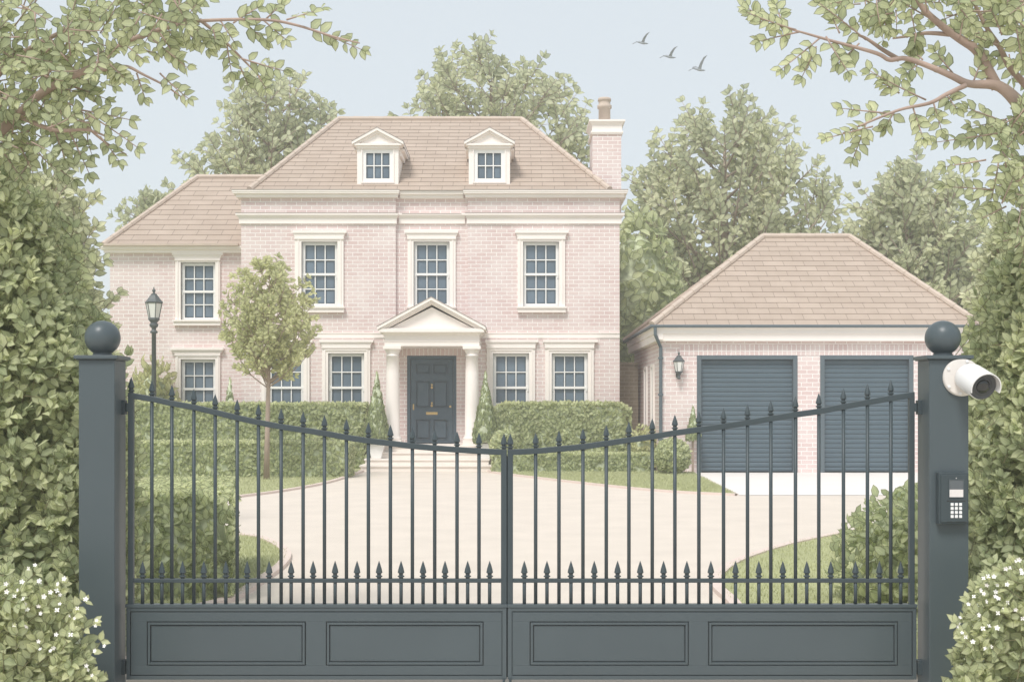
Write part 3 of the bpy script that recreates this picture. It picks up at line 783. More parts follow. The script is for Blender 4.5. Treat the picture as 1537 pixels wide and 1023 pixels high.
# ------------------------------------------------------------------ lanterns
def lantern(root, cx, cy, zb, zt, wd):
    """six-sided tapering lantern: glass between zb and zt, roof and finial above"""
    g = MB(); g.lathe([(wd*.27, zb), (wd*.43, zt)], cx, cy, 6); g.build('lantern_glass', M['lampglass'], root)
    f = MB()
    for k in range(6):
        t = 2*math.pi*k/6
        f.tube([(cx+wd*.275*math.cos(t), cy+wd*.275*math.sin(t), zb), (cx+wd*.435*math.cos(t), cy+wd*.435*math.sin(t), zt)], wd*.028, 4)
    f.lathe([(wd*.31, zb-wd*.08), (wd*.31, zb)], cx, cy, 6); f.lathe([(wd*.46, zt), (wd*.50, zt+wd*.07)], cx, cy, 6)
    f.build('lantern_frame', M['lampiron'], root)
    h_ = wd
    MB().lathe([(wd*.5, zt+wd*.071), (wd*.38, zt+h_*.2), (wd*.22, zt+h_*.42), (wd*.17, zt+h_*.47), (wd*.17, zt+h_*.52), (wd*.07, zt+h_*.55), (wd*.06, zt+h_*.62), (wd*.10, zt+h_*.68), (wd*.10, zt+h_*.73), (wd*.04, zt+h_*.79), (wd*.02, zt+h_*.9)], cx, cy, 6).build('lantern_roof', M['lampiron'], root)
YL = 32.35; lx = X(231,YL)
lamp = thing('lamp_post', 'tall dark iron lamp post with glazed lantern rising behind the clipped hedge', 'lamp post', (lx, YL, .02))
zb, zt = Z(477,YL), Z(455.5,YL)
lantern(lamp, lx, YL, zb, zt, .50)
MB().lathe([(.16,.02),(.16,.25),(.11,.3),(.10,.9),(.075,.95),(.068,1.0),(.058,zb-.42),(.10,zb-.40),(.10,zb-.36),(.06,zb-.33),(.06,zb-.27),(.11,zb-.23),(.12,zb-.17),(.08,zb-.13),(.14,zb-.06),(.16,zb-.04)], lx, YL, 16).build('post', M['lampiron'], lamp, smooth=True)
YQ = YG-.17; qx = X(1019,YQ)
wl = thing('wall_lantern', 'small dark iron lantern mounted on the garage brickwork', 'wall lantern', (qx, YQ, Z(560,YQ)))
lantern(wl, qx, YQ, Z(557,YQ), Z(543,YQ), .30)
mbk = MB().lathe([(.03,Z(569,YQ)),(.045,Z(567,YQ)),(.03,Z(564,YQ)),(.06,Z(560,YQ)),(.085,Z(558.5,YQ))], qx, YQ, 12)
mbk.tube([(qx,YQ,Z(562,YQ)),(qx,YQ+.08,Z(564,YQ)),(qx,YG-.005,Z(558,YQ))], .018, 6); mbk.box(qx-.05, qx+.05, YG-.03, YG-.001, Z(566,YQ), Z(550,YQ))
mbk.build('bracket', M['lampiron'], wl)

# ------------------------------------------------------------------ gate and posts
YT = 7.0
def gx(px): return X(px, YT)
def gz(py): return Z(py, YT)
def post(name, label, a, b, capx, ballx, bally, sx0, sx1):
    y0 = 6.85; y1 = 7.05
    x0, x1 = X(a,y0), X(b,y0)
    t = thing(name, label, 'gate post', ((x0+x1)/2, (y0+y1)/2, 0), 'gate posts with ball finials')
    zt = Z(540,y0)
    MB().box(x0, x1, y0, y1, 0, zt).build('shaft', M['iron'], t, bevel=.004)
    c = MB(); o = .022
    c.box(x0-.012, x1+.012, y0-.012, y1+.012, zt+.0005, zt+.006); c.box(x0-o, x1+o, y0-o, y1+o, zt+.006, Z(533,y0))
    c.build('cap', M['iron'], t, bevel=.003)
    cx, cy = (x0+x1)/2, (y0+y1)/2; zc = Z(507,cy); r = .1005
    zb_ = Z(533,y0)
    prof = [(.056, zb_+.0005), (.056, zb_+.006)]+[(r*math.sin(R(a_)), zc-r*math.cos(R(a_))) for a_ in np.linspace(30, 180, 26)]
    MB().lathe(prof, cx, cy, 48).build('ball_finial', M['iron'], t, smooth=True)
    return x0, x1, y0, y1
pl = post('gate_post', 'square dark grey gate post with ball finial and no camera or intercom', 118, 172, None, 0, 0, 0, 0)
pr_ = post('gate_post', 'square dark grey gate post carrying the white camera and the intercom', 1395, 1454, None, 0, 0, 0, 0)
def spear(mb, cx, z, hgt, wd):
    """collar, swelling and four-sided point; z is the top of the rail"""
    mb.lathe([(wd*.34, z-.001), (wd*.34, z+hgt*.06), (wd*.55, z+hgt*.10), (wd*.55, z+hgt*.15), (wd*.32, z+hgt*.19), (wd*.36, z+hgt*.27), (wd*.55, z+hgt*.33), (wd*.42, z+hgt*.55), (wd*.2, z+hgt*.8), (0.0, z+hgt)], cx, YT, 8)
    return mb
def leaf_gate(label, curve, bars, shorts, stile_out, stile_in, panel, mould, spear_out, hinge_px):
    g = thing('gate_leaf', label, 'gate', (gx((stile_out[0]+stile_in[1])/2 if stile_out[0] < stile_in[0] else (stile_in[0]+stile_out[1])/2), YT, .04), 'pair of entrance gate leaves')
    cur = sorted(curve)
    cp = catmull([(gx(x), YT, gz(y)) for x, y in cur], 6)
    def top(px):
        x = gx(px)
        for p, q in zip(cp[:-1], cp[1:]):
            if p.x <= x <= q.x: return p.z+(q.z-p.z)*(x-p.x)/max(1e-9, q.x-p.x)
        return cp[0].z if x < cp[0].x else cp[-1].z
    rail = MB(); hh = .017; ww = .015
    n0 = len(rail.v)
    for p in cp: rail.v += [(p.x, YT-ww, p.z-hh), (p.x, YT+ww, p.z-hh), (p.x, YT+ww, p.z+hh), (p.x, YT-ww, p.z+hh)]
    for i in range(len(cp)-1):
        for k in range(4): rail.f.append((4*i+k, 4*i+(k+1) % 4, 4*i+4+(k+1) % 4, 4*i+4+k))
    rail.f += [(0,3,2,1), tuple(4*(len(cp)-1)+k for k in range(4))]
    rail.f = [f[::-1] for f in rail.f]
    rail.build('top_rail', M['iron2'], g, bevel=.003)
    zpan = gz(907)
    for (a, b), sp in ((stile_out, spear_out), (stile_in, True)):
        zt = top((a+b)/2)+(hh if sp else hh*.7); outer = (a, b) == stile_out
        s_ = MB().box(gx(a), gx(b), YT-.0155, YT+.0155, .045 if not outer else zpan+.001, zt+.001).build('stile', M['iron2'], g, bevel=.003)
        if sp: spear(MB(), gx((a+b)/2), zt, .095, .036).build('spearhead', M['iron2'], s_)
    bx0, bx1 = sorted((gx(stile_out[1]) if stile_out[0] < stile_in[0] else gx(stile_out[0]), gx(stile_in[0]) if stile_out[0] < stile_in[0] else gx(stile_in[1])))
    MB().box(bx0, bx1, YT-.014, YT+.014, gz(873.5), gz(867.5)).build('mid_rail', M['iron2'], g, bevel=.003)
    for px in bars:
        zt = top(px)
        b_ = MB().lathe([(.0106, zpan), (.0106, zt-hh)], gx(px), YT, 12).build('bar', M['iron2'], g, smooth=True)
        spear(MB(), gx(px), zt+hh, .092, .034).build('spearhead', M['iron2'], b_)
    for px in shorts:
        b_ = MB().lathe([(.0106, zpan), (.0106, gz(866.5))], gx(px), YT+.0005, 12).build('short_bar', M['iron2'], g, smooth=True)
        spear(MB(), gx(px), gz(867.5), .105, .036).build('spearhead', M['iron2'], b_)
    # lower panel: plates with real grooves between them
    x0, x1, zp0, zp1 = gx(panel[0]), gx(panel[1]), gz(1018), gz(907)
    k = MB(); yb0, yb1, yf = YT-.006, YT+.018, YT-.020
    k.box(x0, x1, yb0, yb1, zp0, zp1)
    gr = .006
    def ring(a, b, c, d, t, yfr=yf):
        frame_boxes(k, a, b, c, d, t, t, yfr, yb0-.0003)
    k.box(x0-.004, x1+.004, yf-.006, yb1+.004, zp1-.012, zp1+.006)
    ring(x0, x1, zp0, zp1-.0125, .022)
    # field with two openings for the mouldings
    fa, fb, fc, fd = x0+.022+gr, x1-.022-gr, zp0+.022+gr, zp1-.0125-.022-gr
    holes = [(gx(m[0]), gx(m[1]), gz(m[3]), gz(m[2])) for m in mould]
    xs = [fa, holes[0][0], holes[0][1], holes[1][0], holes[1][1], fb]
    zlo, zhi = holes[0][2], holes[0][3]
    k.box(fa, fb, yf, yb0-.0003, fc, zlo); k.box(fa, fb, yf, yb0-.0003, zhi, fd)
    for i in (0, 2, 4): k.box(xs[i], xs[i+1], yf, yb0-.0003, zlo, zhi)
    kp = k.build('kick_panel', M['iron'], g, bevel=.0012)
    for (a, b, c, d) in holes:
        mm = MB(); t = .013
        frame_boxes(mm, a+gr, b-gr, c+gr, d-gr, t, t, yf-.004, yb0-.0003)
        mm.box(a+2*gr+t, b-2*gr-t, yf+.004, yb0-.0003, c+2*gr+t, d-2*gr-t)
        mm.build('panel_moulding', M['iron'], kp, bevel=.0012)
    for py in (611, 1000):
        h_ = MB(); zc = gz(py); xp = gx(hinge_px); sg = 1 if stile_out[0] > stile_in[0] else -1
        h_.box(xp-.012, xp+.012, YT-.03, YT+.02, zc-.042, zc+.042)
        h_.tube([(xp, YT-.005, zc), (gx(sum(stile_out)/2), YT-.005, zc)], .008, 8)
        h_.lathe([(.013, zc-.025), (.013, zc+.025)], xp-sg*.022, YT-.005, 10)
        h_.build('hinge', M['iron2'], g, bevel=.002)
    sx = gx(sum(stile_in)/2)
    if stile_in[0] < 760: MB().box(gx(757), gx(764.5), YT+.0195, YT+.0255, .05, gz(684)).build('meeting_strip', M['iron2'], g)
    MB().tube([(sx, YT-.032, gz(1016)), (sx, YT-.032, .005)], .008, 8).build('drop_bolt', M['iron2'], g)
    return g
leaf_gate('left dark iron gate leaf, top rail sweeping down from the post without a camera',
    [(193,593),(228,598.5),(258,605),(291,611),(323,618.5),(356,626.5),(388,633.5),(422,640),(455,645),(487,650),(520,656),(553,661),(586,665),(619,669),(652,672),(686,674.5),(719,676.5),(760,678.5)],
    [228,258,291,323,356,388,422,455,487,520,553,586,619,652.5,686,719],
    [214,243,274,306,339,371,404,437,470,503,536,569,602,635,668,702,735],
    (193,201), (752,760.7), (191,760), [(222,460,931,997),(490,726,931,997)], True, 186.5)
leaf_gate('right dark iron gate leaf, top rail rising towards the post with the camera',
    [(762,678.5),(804,676.5),(839,673.5),(875,670),(910,665),(944,660),(979,655),(1013,649.5),(1049,644.5),(1086,639.5),(1122,634),(1157,628),(1194,622),(1229,617),(1266,610),(1302,603.5),(1337,597.5),(1372,592)],
    [804,839,875,910,944,979,1013,1049,1086,1122,1157,1194,1229,1266,1302,1337],
    [787,821,857,892,927,961,996,1031,1067,1104,1139,1175,1211,1247,1284,1320,1352],
    (1364,1372), (761.8,770), (762.4,1374), [(795,1033,931,997),(1062,1346,931,997)], False, 1379)
# security camera on the right post
cyp = pr_[2]
cpx, cpz = X(1443,cyp), Z(566,cyp)
cam_t = thing('security_camera', 'white bullet security camera on a round plate bolted to the post', 'security camera', (cpx, cyp, cpz))
pm = MB(); pm.lathe([(.108,.0005),(.108,-.012),(.102,-.02),(.0,-.02)], 0, 0, 40, axis=(0,1,0), org=(cpx, cyp, cpz))
pmo = pm.build('mounting_plate', M['plate'], cam_t, bevel=0)
for a_ in (75, 150, 215, 262):
    sx, sz = cpx+.094*math.cos(R(a_)), cpz+.094*math.sin(R(a_))
    MB().lathe([(.009,-.0205),(.008,-.026),(.0,-.027)], 0, 0, 10, axis=(0,1,0), org=(sx, cyp, sz)).build('screw', M['key'], pmo)
ax = Vector((.10, -.93, -.31)).normalized(); o = Vector((cpx+.024, cyp-.018, cpz+.006))
hl = .19
body = MB(); body.lathe([(.070,-.0),(.078,.012),(.080,.05),(.080,hl-.01),(.078,hl)], 0, 0, 40, axis=ax, org=o)
body.build('housing', M['cctv'], cam_t, smooth=True)
# visor: an open half shell reaching past the lens
u = ax.cross(Vector((0,0,1))).normalized(); v_ = u.cross(ax).normalized()
if v_.z < 0: v_ = -v_
vm = MB(); seg = 28; ri, ro = .081, .087
for k in range(seg+1):
    t = R(-18+216*k/seg); dd = u*math.cos(t)+v_*math.sin(t)
    for r_, l_ in ((ro, .05), (ro, hl+.045), (ri, hl+.045), (ri, .05)): vm.v.append(tuple(o+ax*l_+dd*r_))
for k in range(seg):
    for j in range(4): vm.f.append((4*k+j, 4*k+4+j, 4*k+4+(j+1) % 4, 4*k+(j+1) % 4))
vm.f += [(0,1,2,3), tuple(4*seg+j for j in (3,2,1,0))]
vm.build('visor', M['cctv'], cam_t, smooth=False)
lz = MB(); lz.lathe([(.0755,hl-.004),(.0755,hl+.004),(.070,hl+.006),(.066,hl+.002),(.050,hl-.0),(.047,hl+.006),(.040,hl+.007)], 0, 0, 36, axis=ax, org=o)
lzo = lz.build('lens_bezel', M['lens'], cam_t, smooth=True)
MB().lathe([(.040,hl+.0072),(.034,hl+.013),(.02,hl+.018),(0,hl+.02)], 0, 0, 28, axis=ax, org=o).build('lens', M['lensglass'], lzo, smooth=True)
# intercom
ix0, ix1, iz0, iz1 = X(1409,cyp-.05), X(1454,cyp-.05), Z(786,cyp-.05), Z(709,cyp-.05)
it = thing('intercom_panel', 'dark wall intercom with small screen and white number keys fixed to the post', 'intercom', ((ix0+ix1)/2, cyp, iz0))
ihs = MB(); ihs.box(ix0, ix1, cyp-.05, cyp-.0005, iz0, iz1); ihs.box(ix0+.010, ix1-.008, cyp-.056, cyp-.05, iz0+.010, iz1-.010)
iho = ihs.build('housing', M['iron2'], it, bevel=.005)
yf = cyp-.056; iw = ix1-ix0; ih = iz1-iz0
scx0, scx1 = ix0+.34*iw, ix0+.80*iw
fr = MB(); frame_boxes(fr, scx0-.004, scx1+.004, iz1-.485*ih, iz1-.125*ih, .004, .004, yf-.004, yf-.0003); fr.build('screen_frame', M['iron'], it)
MB().box(scx0, scx1, yf-.002, yf-.0003, iz1-.32*ih, iz1-.13*ih).build('screen', M['screen'], it)
MB().box(scx0, scx1, yf-.003, yf-.0003, iz1-.48*ih, iz1-.325*ih).build('name_display', M['label'], it)
mm = MB(); mm.box(ix0+.26*iw, ix1-.12*iw, yf-.0025, yf-.0003, iz1-.552*ih, iz1-.542*ih); mm.box(ix0+.26*iw, ix0+.45*iw, yf-.0025, yf-.0003, iz0+.047*ih, iz0+.054*ih); mm.box(ix0+.53*iw, ix1-.1*iw, yf-.0025, yf-.0003, iz0+.047*ih, iz0+.054*ih)
mm.build('speaker_slot', M['lensglass'], it)
MB().lathe([(.003,0),(.003,-.003),(0,-.004)], 0, 0, 8, axis=(0,1,0), org=((scx0+scx1)/2, yf, iz1-.105*ih)).build('microphone', M['label'], it)
kb = MB()
for r_ in range(4):
    for c_ in range(3):
        kx = ix0+(.43+.14*c_)*iw; kz = iz1-(.615+.078*r_)*ih
        kb.box(kx-.0085, kx+.0085, yf-.005, yf-.0003, kz-.0085, kz+.0085)
kb.build('keypad', M['key'], it, bevel=.002)

# ------------------------------------------------------------------ clipped hedges and topiary
def clip_box(name, label, x0, x1, y0, y1, h, L, dens, mat, grp=None, cat='hedge', ends=(True, True), round_=.0, top_extra=1.0, z0=.02, skew=0.0):
    t = thing(name, label, cat, ((x0+x1)/2, (y0+y1)/2, z0), grp)
    ins = L*.35
    core = MB().frustum((x0+ins, x1-ins, y0+ins, y1-ins, z0), (x0+ins*1.3, x1-ins*1.3-round_*.5, y0+ins, y1-ins, h-ins-round_*.12))
    core.v = [(x-skew*(y-y0) if x > (x0+x1)/2 else x, y, z) for x, y, z in core.v]
    core.build('inner_growth', M['core'], t)
    f = Foliage()
    def put(p, n):
        p = np.array(p); n = np.array(n, float)
        if skew: p[0] = x0+(p[0]-x0)*(x1-skew*(p[1]-y0)-x0)/(x1-x0)
        if round_:
            for ex, sg in ((x0, 1), (x1, -1)):
                if abs(p[0]-ex) < round_:
                    q = 1-abs(p[0]-ex)/round_; p[2] -= round_*.55*q*q*(p[2] > h*.5)
        d = np.array([random.gauss(0,1), random.gauss(0,1), random.gauss(.9,.8)]); d -= n*np.dot(d, n)*.75; d += n*.35
        nn = n+np.array([random.gauss(0,.45) for _ in range(3)])
        if n[2] > .5: nn = nn+np.array((0,-.9,0))
        tone = .36+.42*(n[2] > .5)+random.gauss(0,.2)  # top-face leaves toned lighter: light from above put into the leaf colour
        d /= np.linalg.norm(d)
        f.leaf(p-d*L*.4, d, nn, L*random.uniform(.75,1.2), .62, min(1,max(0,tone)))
    def face(area, fn, n):
        for _ in range(int(area*dens)): put(fn(), n)
    W, H_, D_ = x1-x0, h-z0, y1-y0
    u = random.uniform
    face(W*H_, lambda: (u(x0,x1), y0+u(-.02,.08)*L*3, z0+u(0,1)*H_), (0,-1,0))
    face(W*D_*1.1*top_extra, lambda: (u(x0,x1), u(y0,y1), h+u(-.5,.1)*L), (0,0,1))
    if ends[0]: face(D_*H_, lambda: (x0+u(-.02,.08)*L*3, u(y0,y1), z0+u(0,1)*H_), (-1,0,0))
    if ends[1]: face(D_*H_, lambda: (x1-u(-.02,.08)*L*3, u(y0,y1), z0+u(0,1)*H_), (1,0,0))
    face(W*H_*.3, lambda: (u(x0,x1), y1, z0+u(0,1)*H_), (0,1,0))
    # pointed tips standing along the front top edge
    for k in range(int(W/(L*.45))):
        xx = x0+u(0,1)*W
        zz = h-L*.35
        if round_:
            q = max(0, 1-min(xx-x0, x1-xx)/round_); zz -= round_*.55*q*q
        f.leaf((xx, y0+u(0,.5)*L, zz), (random.gauss(0,.5), -.1, 1), (random.gauss(0,.4), -1, .2), L*u(.7,1.05), .6, u(.45,1))
    f.build('leaves', mat, t)
    return t
GH = 'clipped hedges in front of the house'
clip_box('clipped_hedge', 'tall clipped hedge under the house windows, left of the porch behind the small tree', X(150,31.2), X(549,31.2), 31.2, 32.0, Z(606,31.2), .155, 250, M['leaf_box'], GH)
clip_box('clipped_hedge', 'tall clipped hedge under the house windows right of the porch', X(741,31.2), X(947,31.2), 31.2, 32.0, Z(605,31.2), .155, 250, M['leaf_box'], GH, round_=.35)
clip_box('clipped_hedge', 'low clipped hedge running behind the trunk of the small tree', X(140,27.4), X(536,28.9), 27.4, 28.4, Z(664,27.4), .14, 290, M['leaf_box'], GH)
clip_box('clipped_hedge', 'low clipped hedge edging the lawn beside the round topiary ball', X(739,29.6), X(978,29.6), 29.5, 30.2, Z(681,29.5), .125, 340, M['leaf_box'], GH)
clip_box('clipped_hedge', 'broad clipped hedge block just inside the gate, next to the curved lawn tip', X(80,10.0), X(350,10.0), 10.0, 12.2, Z(742,10.0), .10, 480, M['leaf_near'], None, round_=.32, skew=(X(350,10.0)-X(354,12.2))/2.2)

def round_bush(name, label, cx, cy, cz, rx, ry, rz, L, n, mat, cat='shrub', grp=None, zmin=.02, upward=.4, wr=.6, out=.35, ragged=0.0, base_z=.02):
    t = thing(name, label, cat, (cx, cy, base_z), grp)
    c = MB(); k = .86
    c.lathe([(0.001, max(zmin, cz-rz*k))]+[(max(.001, rx*k*math.sin(R(a_))), max(zmin, cz-rz*k*math.cos(R(a_)))) for a_ in range(20, 171, 15)]+[(.001, cz+rz*k)], cx, cy, 18)
    c.v = [(x, cy+(y-cy)*ry/rx, z) for x, y, z in c.v]
    c.build('inner_growth', M['core'], t, smooth=True)
    f = Foliage()
    for _ in range(n):
        g = np.array([random.gauss(0,1) for _ in range(3)]); g /= np.linalg.norm(g)
        if g[1] > .45: g[1] = -g[1]
        s_ = random.uniform(.9,1.04)+random.random()**2*ragged
        p = np.array((cx+g[0]*rx*s_, cy+g[1]*ry*s_, cz+g[2]*rz*s_))
        if p[2] < zmin+.01: continue
        nn = np.array((g[0]/rx, g[1]/ry, g[2]/rz)); nn /= np.linalg.norm(nn)
        d = np.array([random.gauss(0,.7), random.gauss(0,.7), random.gauss(upward,.6)])+nn*out; d /= np.linalg.norm(d)
        fn = nn+np.array([random.gauss(0,.45) for _ in range(3)])+np.array((0,-.3,.1))
        f.leaf(p-d*L*.45, d, fn, L*random.uniform(.75,1.2), wr, min(1,max(0,.5+.25*g[2]*0+random.gauss(0,.24))))
    f.build('leaves', mat, t)
    return t
def cone_bush(name, label, cx, cy, z0, z1, r, L, n, grp=None, stem=0.0, base_z=None):
    t = thing(name, label, 'topiary', (cx, cy, z0-stem), grp)
    MB().lathe([(r*.75, z0), (r*.8, z0+(z1-z0)*.12), (.01, z1-.05)], cx, cy, 16).build('inner_growth', M['core'], t, smooth=True)
    MB().tube([(cx,cy,z0-stem),(cx,cy,z0+.1)], .03, 8).build('stem', M['palebark'], t)
    f = Foliage()
    for _ in range(n):
        v = 1-math.sqrt(random.random()); a_ = random.uniform(0, 2*math.pi)
        rr = r*(1-v)*(.93+.12*random.random())*(min(1, .82+v*2.2))
        p = np.array((cx+rr*math.cos(a_), cy+rr*math.sin(a_), z0+(z1-z0)*v))
        out = np.array((math.cos(a_), math.sin(a_), .25))
        d = np.array((math.cos(a_)*.25+random.gauss(0,.25), math.sin(a_)*.25+random.gauss(0,.25), 1))
        f.leaf(p-d*L*.4, d, out+np.array([random.gauss(0,.3) for _ in range(3)]), L*random.uniform(.8,1.2)*(1-.35*v), .55, min(1,max(0,.5+random.gauss(0,.25))))
    f.leaf((cx, cy, z1-.14), (0,0,1), (0,-1,0), .17, .35, .8); f.leaf((cx+.01, cy, z1-.2), (.15,0,1), (0,-1,0), .16, .4, .7)
    f.build('leaves', M['leaf_cone'], t)
    return t
# planters with cones on the steps
for px, lab, plab in ((565.5, 'slim conical topiary in the white planter left of the front door', 'white square planter on the step left of the front door'),
                (728.5, 'slim conical topiary right of the front door, close by the tall hedge', 'white square planter on the step right of the front door, half hidden by shrubs')):
    Yp = 30.86; cx = X(px,Yp)
    p = thing('planter', plab, 'planter', (cx, Yp, .30), 'white planters flanking the steps')
    m = MB(); m.frustum((cx-.125, cx+.125, Yp-.125, Yp+.125, .302), (cx-.19, cx+.19, Yp-.19, Yp+.19, .62)); m.box(cx-.21, cx+.21, Yp-.21, Yp+.21, .6205, .69)
    m.build('pot', M['white'], p, bevel=.008)
    MB().box(cx-.17, cx+.17, Yp-.17, Yp+.17, .66, .694).build('soil', M['bark'], p)
    cone_bush('topiary_cone', lab, cx, Yp, .71, Z(557,Yp), .35, .17, 620, 'conical topiary by the porch', stem=.015)
cone_bush('topiary_cone', 'small pointed conifer peeping over the hedge against the house wall', X(345,32.35), 32.35, .05, Z(566,32.35), .40, .16, 620, stem=.03)
cone_bush('topiary_cone', 'thin little conifer standing against the brick beside the left garage door', X(1040,29.3), 29.3, Z(660,29.3), Z(609,29.3), .19, .13, 260, stem=Z(660,29.3)-.02)
round_bush('round_topiary', 'round clipped topiary ball at the corner of the garage', X(1009,28.75), 28.75, .44, .43, .43, .43, .13, 700, M['leaf_box'], 'topiary')
round_bush('shrub', 'small rounded shrub at the foot of the right conical topiary', X(756,30.0), 30.0, .55, .34, .3, .50, .16, 330, M['leaf_box'])
round_bush('shrub', 'small loose shrub between the hedge and the garage side wall', X(966,30.9), 30.9, .45, .42, .35, .62, .16, 300, M['leaf_young'], ragged=.2)
round_bush('shrub', 'leafy pale shrub behind the lamp post against the house wing', X(231,33.05), 33.05, 1.2, .62, .45, 1.52, .28, 420, M['leaf_young'], ragged=.28, upward=1.0, out=.9)
round_bush('shrub', 'rounded leafy shrub on the lawn just inside the post with the intercom', X(1418,9.9), 9.9, .3, .86, .8, .66, .11, 2600, M['leaf_near'], ragged=.10, out=.6)
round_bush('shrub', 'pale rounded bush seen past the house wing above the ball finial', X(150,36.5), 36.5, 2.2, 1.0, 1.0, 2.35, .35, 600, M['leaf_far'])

# ------------------------------------------------------------------ trees
def crown_tree(name, label, base, trunk_top, prof, axis, depth, L, n, mat, pairs=2, spl=1.0, tr=.22, bark='palebark', grp=None, twig=.02, limb_z0=None, cat='tree', jit=(.88,1.06), fill=.3, nsp=7):
    """prof: [(z, left half width, right half width)] of the crown; n boughs grow from the trunk to the crown's edge"""
    t = thing(name, label, cat, base, grp)
    zs = np.array([p[0] for p in prof]); wl = np.array([p[1] for p in prof]); wr_ = np.array([p[2] for p in prof])
    f = Foliage(); B = Vector(base); T = Vector(trunk_top); z0 = limb_z0 if limb_z0 is not None else zs[0]
    dens = np.interp(np.linspace(zs[0], zs[-1], 200), zs, wl+wr_); cdf = np.cumsum(dens)/dens.sum(); zl = np.linspace(zs[0], zs[-1], 200)
    m = MB()
    tp = [B]+[T*k+B*(1-k)+Vector((random.gauss(0,.02),random.gauss(0,.02),0))*tr*6 for k in (.25,.5,.75)]+[T]
    m.tube(tp, [tr*1.25, tr, tr*.8, tr*.5, tr*.15], 10)
    H = zs[-1]-zs[0]
    for b_ in range(n):
        ze = float(np.interp((b_+random.random())/n, cdf, zl)); a = b_*2.39996+random.uniform(-.3,.3)
        ca, sa_ = math.cos(a), math.sin(a)
        Rw = float(np.interp(ze, zs, wr_ if ca > 0 else wl)); Rd = .5*(float(np.interp(ze, zs, wl))+float(np.interp(ze, zs, wr_)))*depth
        q = 1.0 if random.random() > fill else random.uniform(.35,.75)
        q *= random.uniform(*jit)
        en = Vector((axis(ze)[0]+ca*Rw*q, axis(ze)[1]+sa_*Rd*q, ze))
        run = math.hypot(en.x-T.x, en.y-T.y)
        zst = max(z0, min(ze-run*random.uniform(.55,1.0)-.05*H, T.z-.02*H))
        fr = min(1, max(0, (zst-B.z)/(T.z-B.z))); st = B.lerp(T, fr)
        mid = st.lerp(en, .5)+Vector((ca, sa_, -.25))*(en-st).length*.08
        cv_ = catmull([st, mid, en], 5); r0 = tr*.34*(1-.6*fr)+.004
        m.tube(cv_, [r0*(1-.85*i/(len(cv_)-1)) for i in range(len(cv_))], 6)
        tone0 = min(.95, max(.05, .5+random.gauss(0,.2)))
        for k in range(nsp):
            u = 1.0 if k == 0 else random.uniform(.30, .97)
            i = min(int(u*(len(cv_)-1)), len(cv_)-2); p = cv_[i].lerp(cv_[i+1], u*(len(cv_)-1)-i)
            dd = (cv_[i+1]-cv_[i]).normalized()
            rnd = Vector((random.gauss(0,1), random.gauss(0,.8), random.gauss(.25,.8))); rnd = (rnd-dd*rnd.dot(dd)).normalized()
            d = dd if k == 0 else (dd*.75+rnd*random.uniform(.6,1.1)+Vector((0,0,.25))).normalized()
            ln = spl*random.uniform(.65,1.1)
            face = np.array((ca*.35, -.85, .35))+np.array([random.gauss(0,.22) for _ in range(3)])
            f.spray(np.array(p)-np.array(d)*ln*(.35 if k == 0 else .1), np.array(d), ln, pairs, L, face, tone=min(1,max(0,tone0+random.gauss(0,.12))), twig=twig, curve=.1, tip=random.choice((3,3,5)))
    f.build('crown', mat, t)
    f.twigs(m)
    m.build('trunk', M[bark], t, smooth=True)
    return t
def bgtree(label, Y, px, outline, n, L=.40, trunk=None, tr=.2, **kw):
    cx = X(px, Y)
    y_top, grow = outline[0][0], 27
    outline = [(y+max(0, grow-(y-y_top)*.12), a+14 if px-a > 40 else a+4, b-14 if b-px > 40 else b-4) for y, a, b in outline]
    prof = [(Z(y,Y), X(px,Y)-X(a,Y), X(b,Y)-X(px,Y)) for y, a, b in outline][::-1]
    ztop = Z(outline[0][0],Y)
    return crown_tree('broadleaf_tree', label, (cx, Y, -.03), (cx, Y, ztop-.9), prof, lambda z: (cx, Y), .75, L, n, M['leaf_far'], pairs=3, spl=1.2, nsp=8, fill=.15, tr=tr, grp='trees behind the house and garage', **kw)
bgtree('pale leafy tree showing above the roof of the house wing', 44, 405, [(100,380,430),(130,345,490),(165,325,515),(205,305,515),(240,270,520),(275,262,530),(330,260,530),(400,290,520)], 62)
bgtree('pale leafy tree rising behind the main roof between the dormers', 46, 738, [(60,690,770),(80,650,810),(110,630,845),(140,625,865),(165,600,870),(190,590,880),(240,610,890),(300,630,900),(400,640,880)], 84)
bgtree('large pale tree with a visible trunk between the chimney and the garage', 43, 1088, [(138,1060,1110),(165,1015,1145),(190,990,1175),(225,975,1200),(255,960,1235),(285,945,1255),(320,935,1262),(360,930,1270),(420,940,1260),(480,950,1230)], 95, tr=.28)
bgtree('pale tree half hidden behind the right slope of the garage roof', 41, 1372, [(235,1350,1400),(258,1320,1435),(285,1300,1455),(315,1285,1470),(350,1278,1480),(400,1285,1490),(480,1300,1490)], 58)
# dense growth in the gap behind the garden wall
round_bush('shrub', 'dark tall bush filling the gap behind the brown garden wall', 4.1, 39.0, 3.4, 1.5, 1.2, 4.4, .42, 1100, M['leaf_box'], ragged=.12)
bgtree('low pale treetop peeping over the left slope of the wing roof', 45, 235, [(285,222,250),(300,205,262),(330,200,280),(380,195,290)], 22)
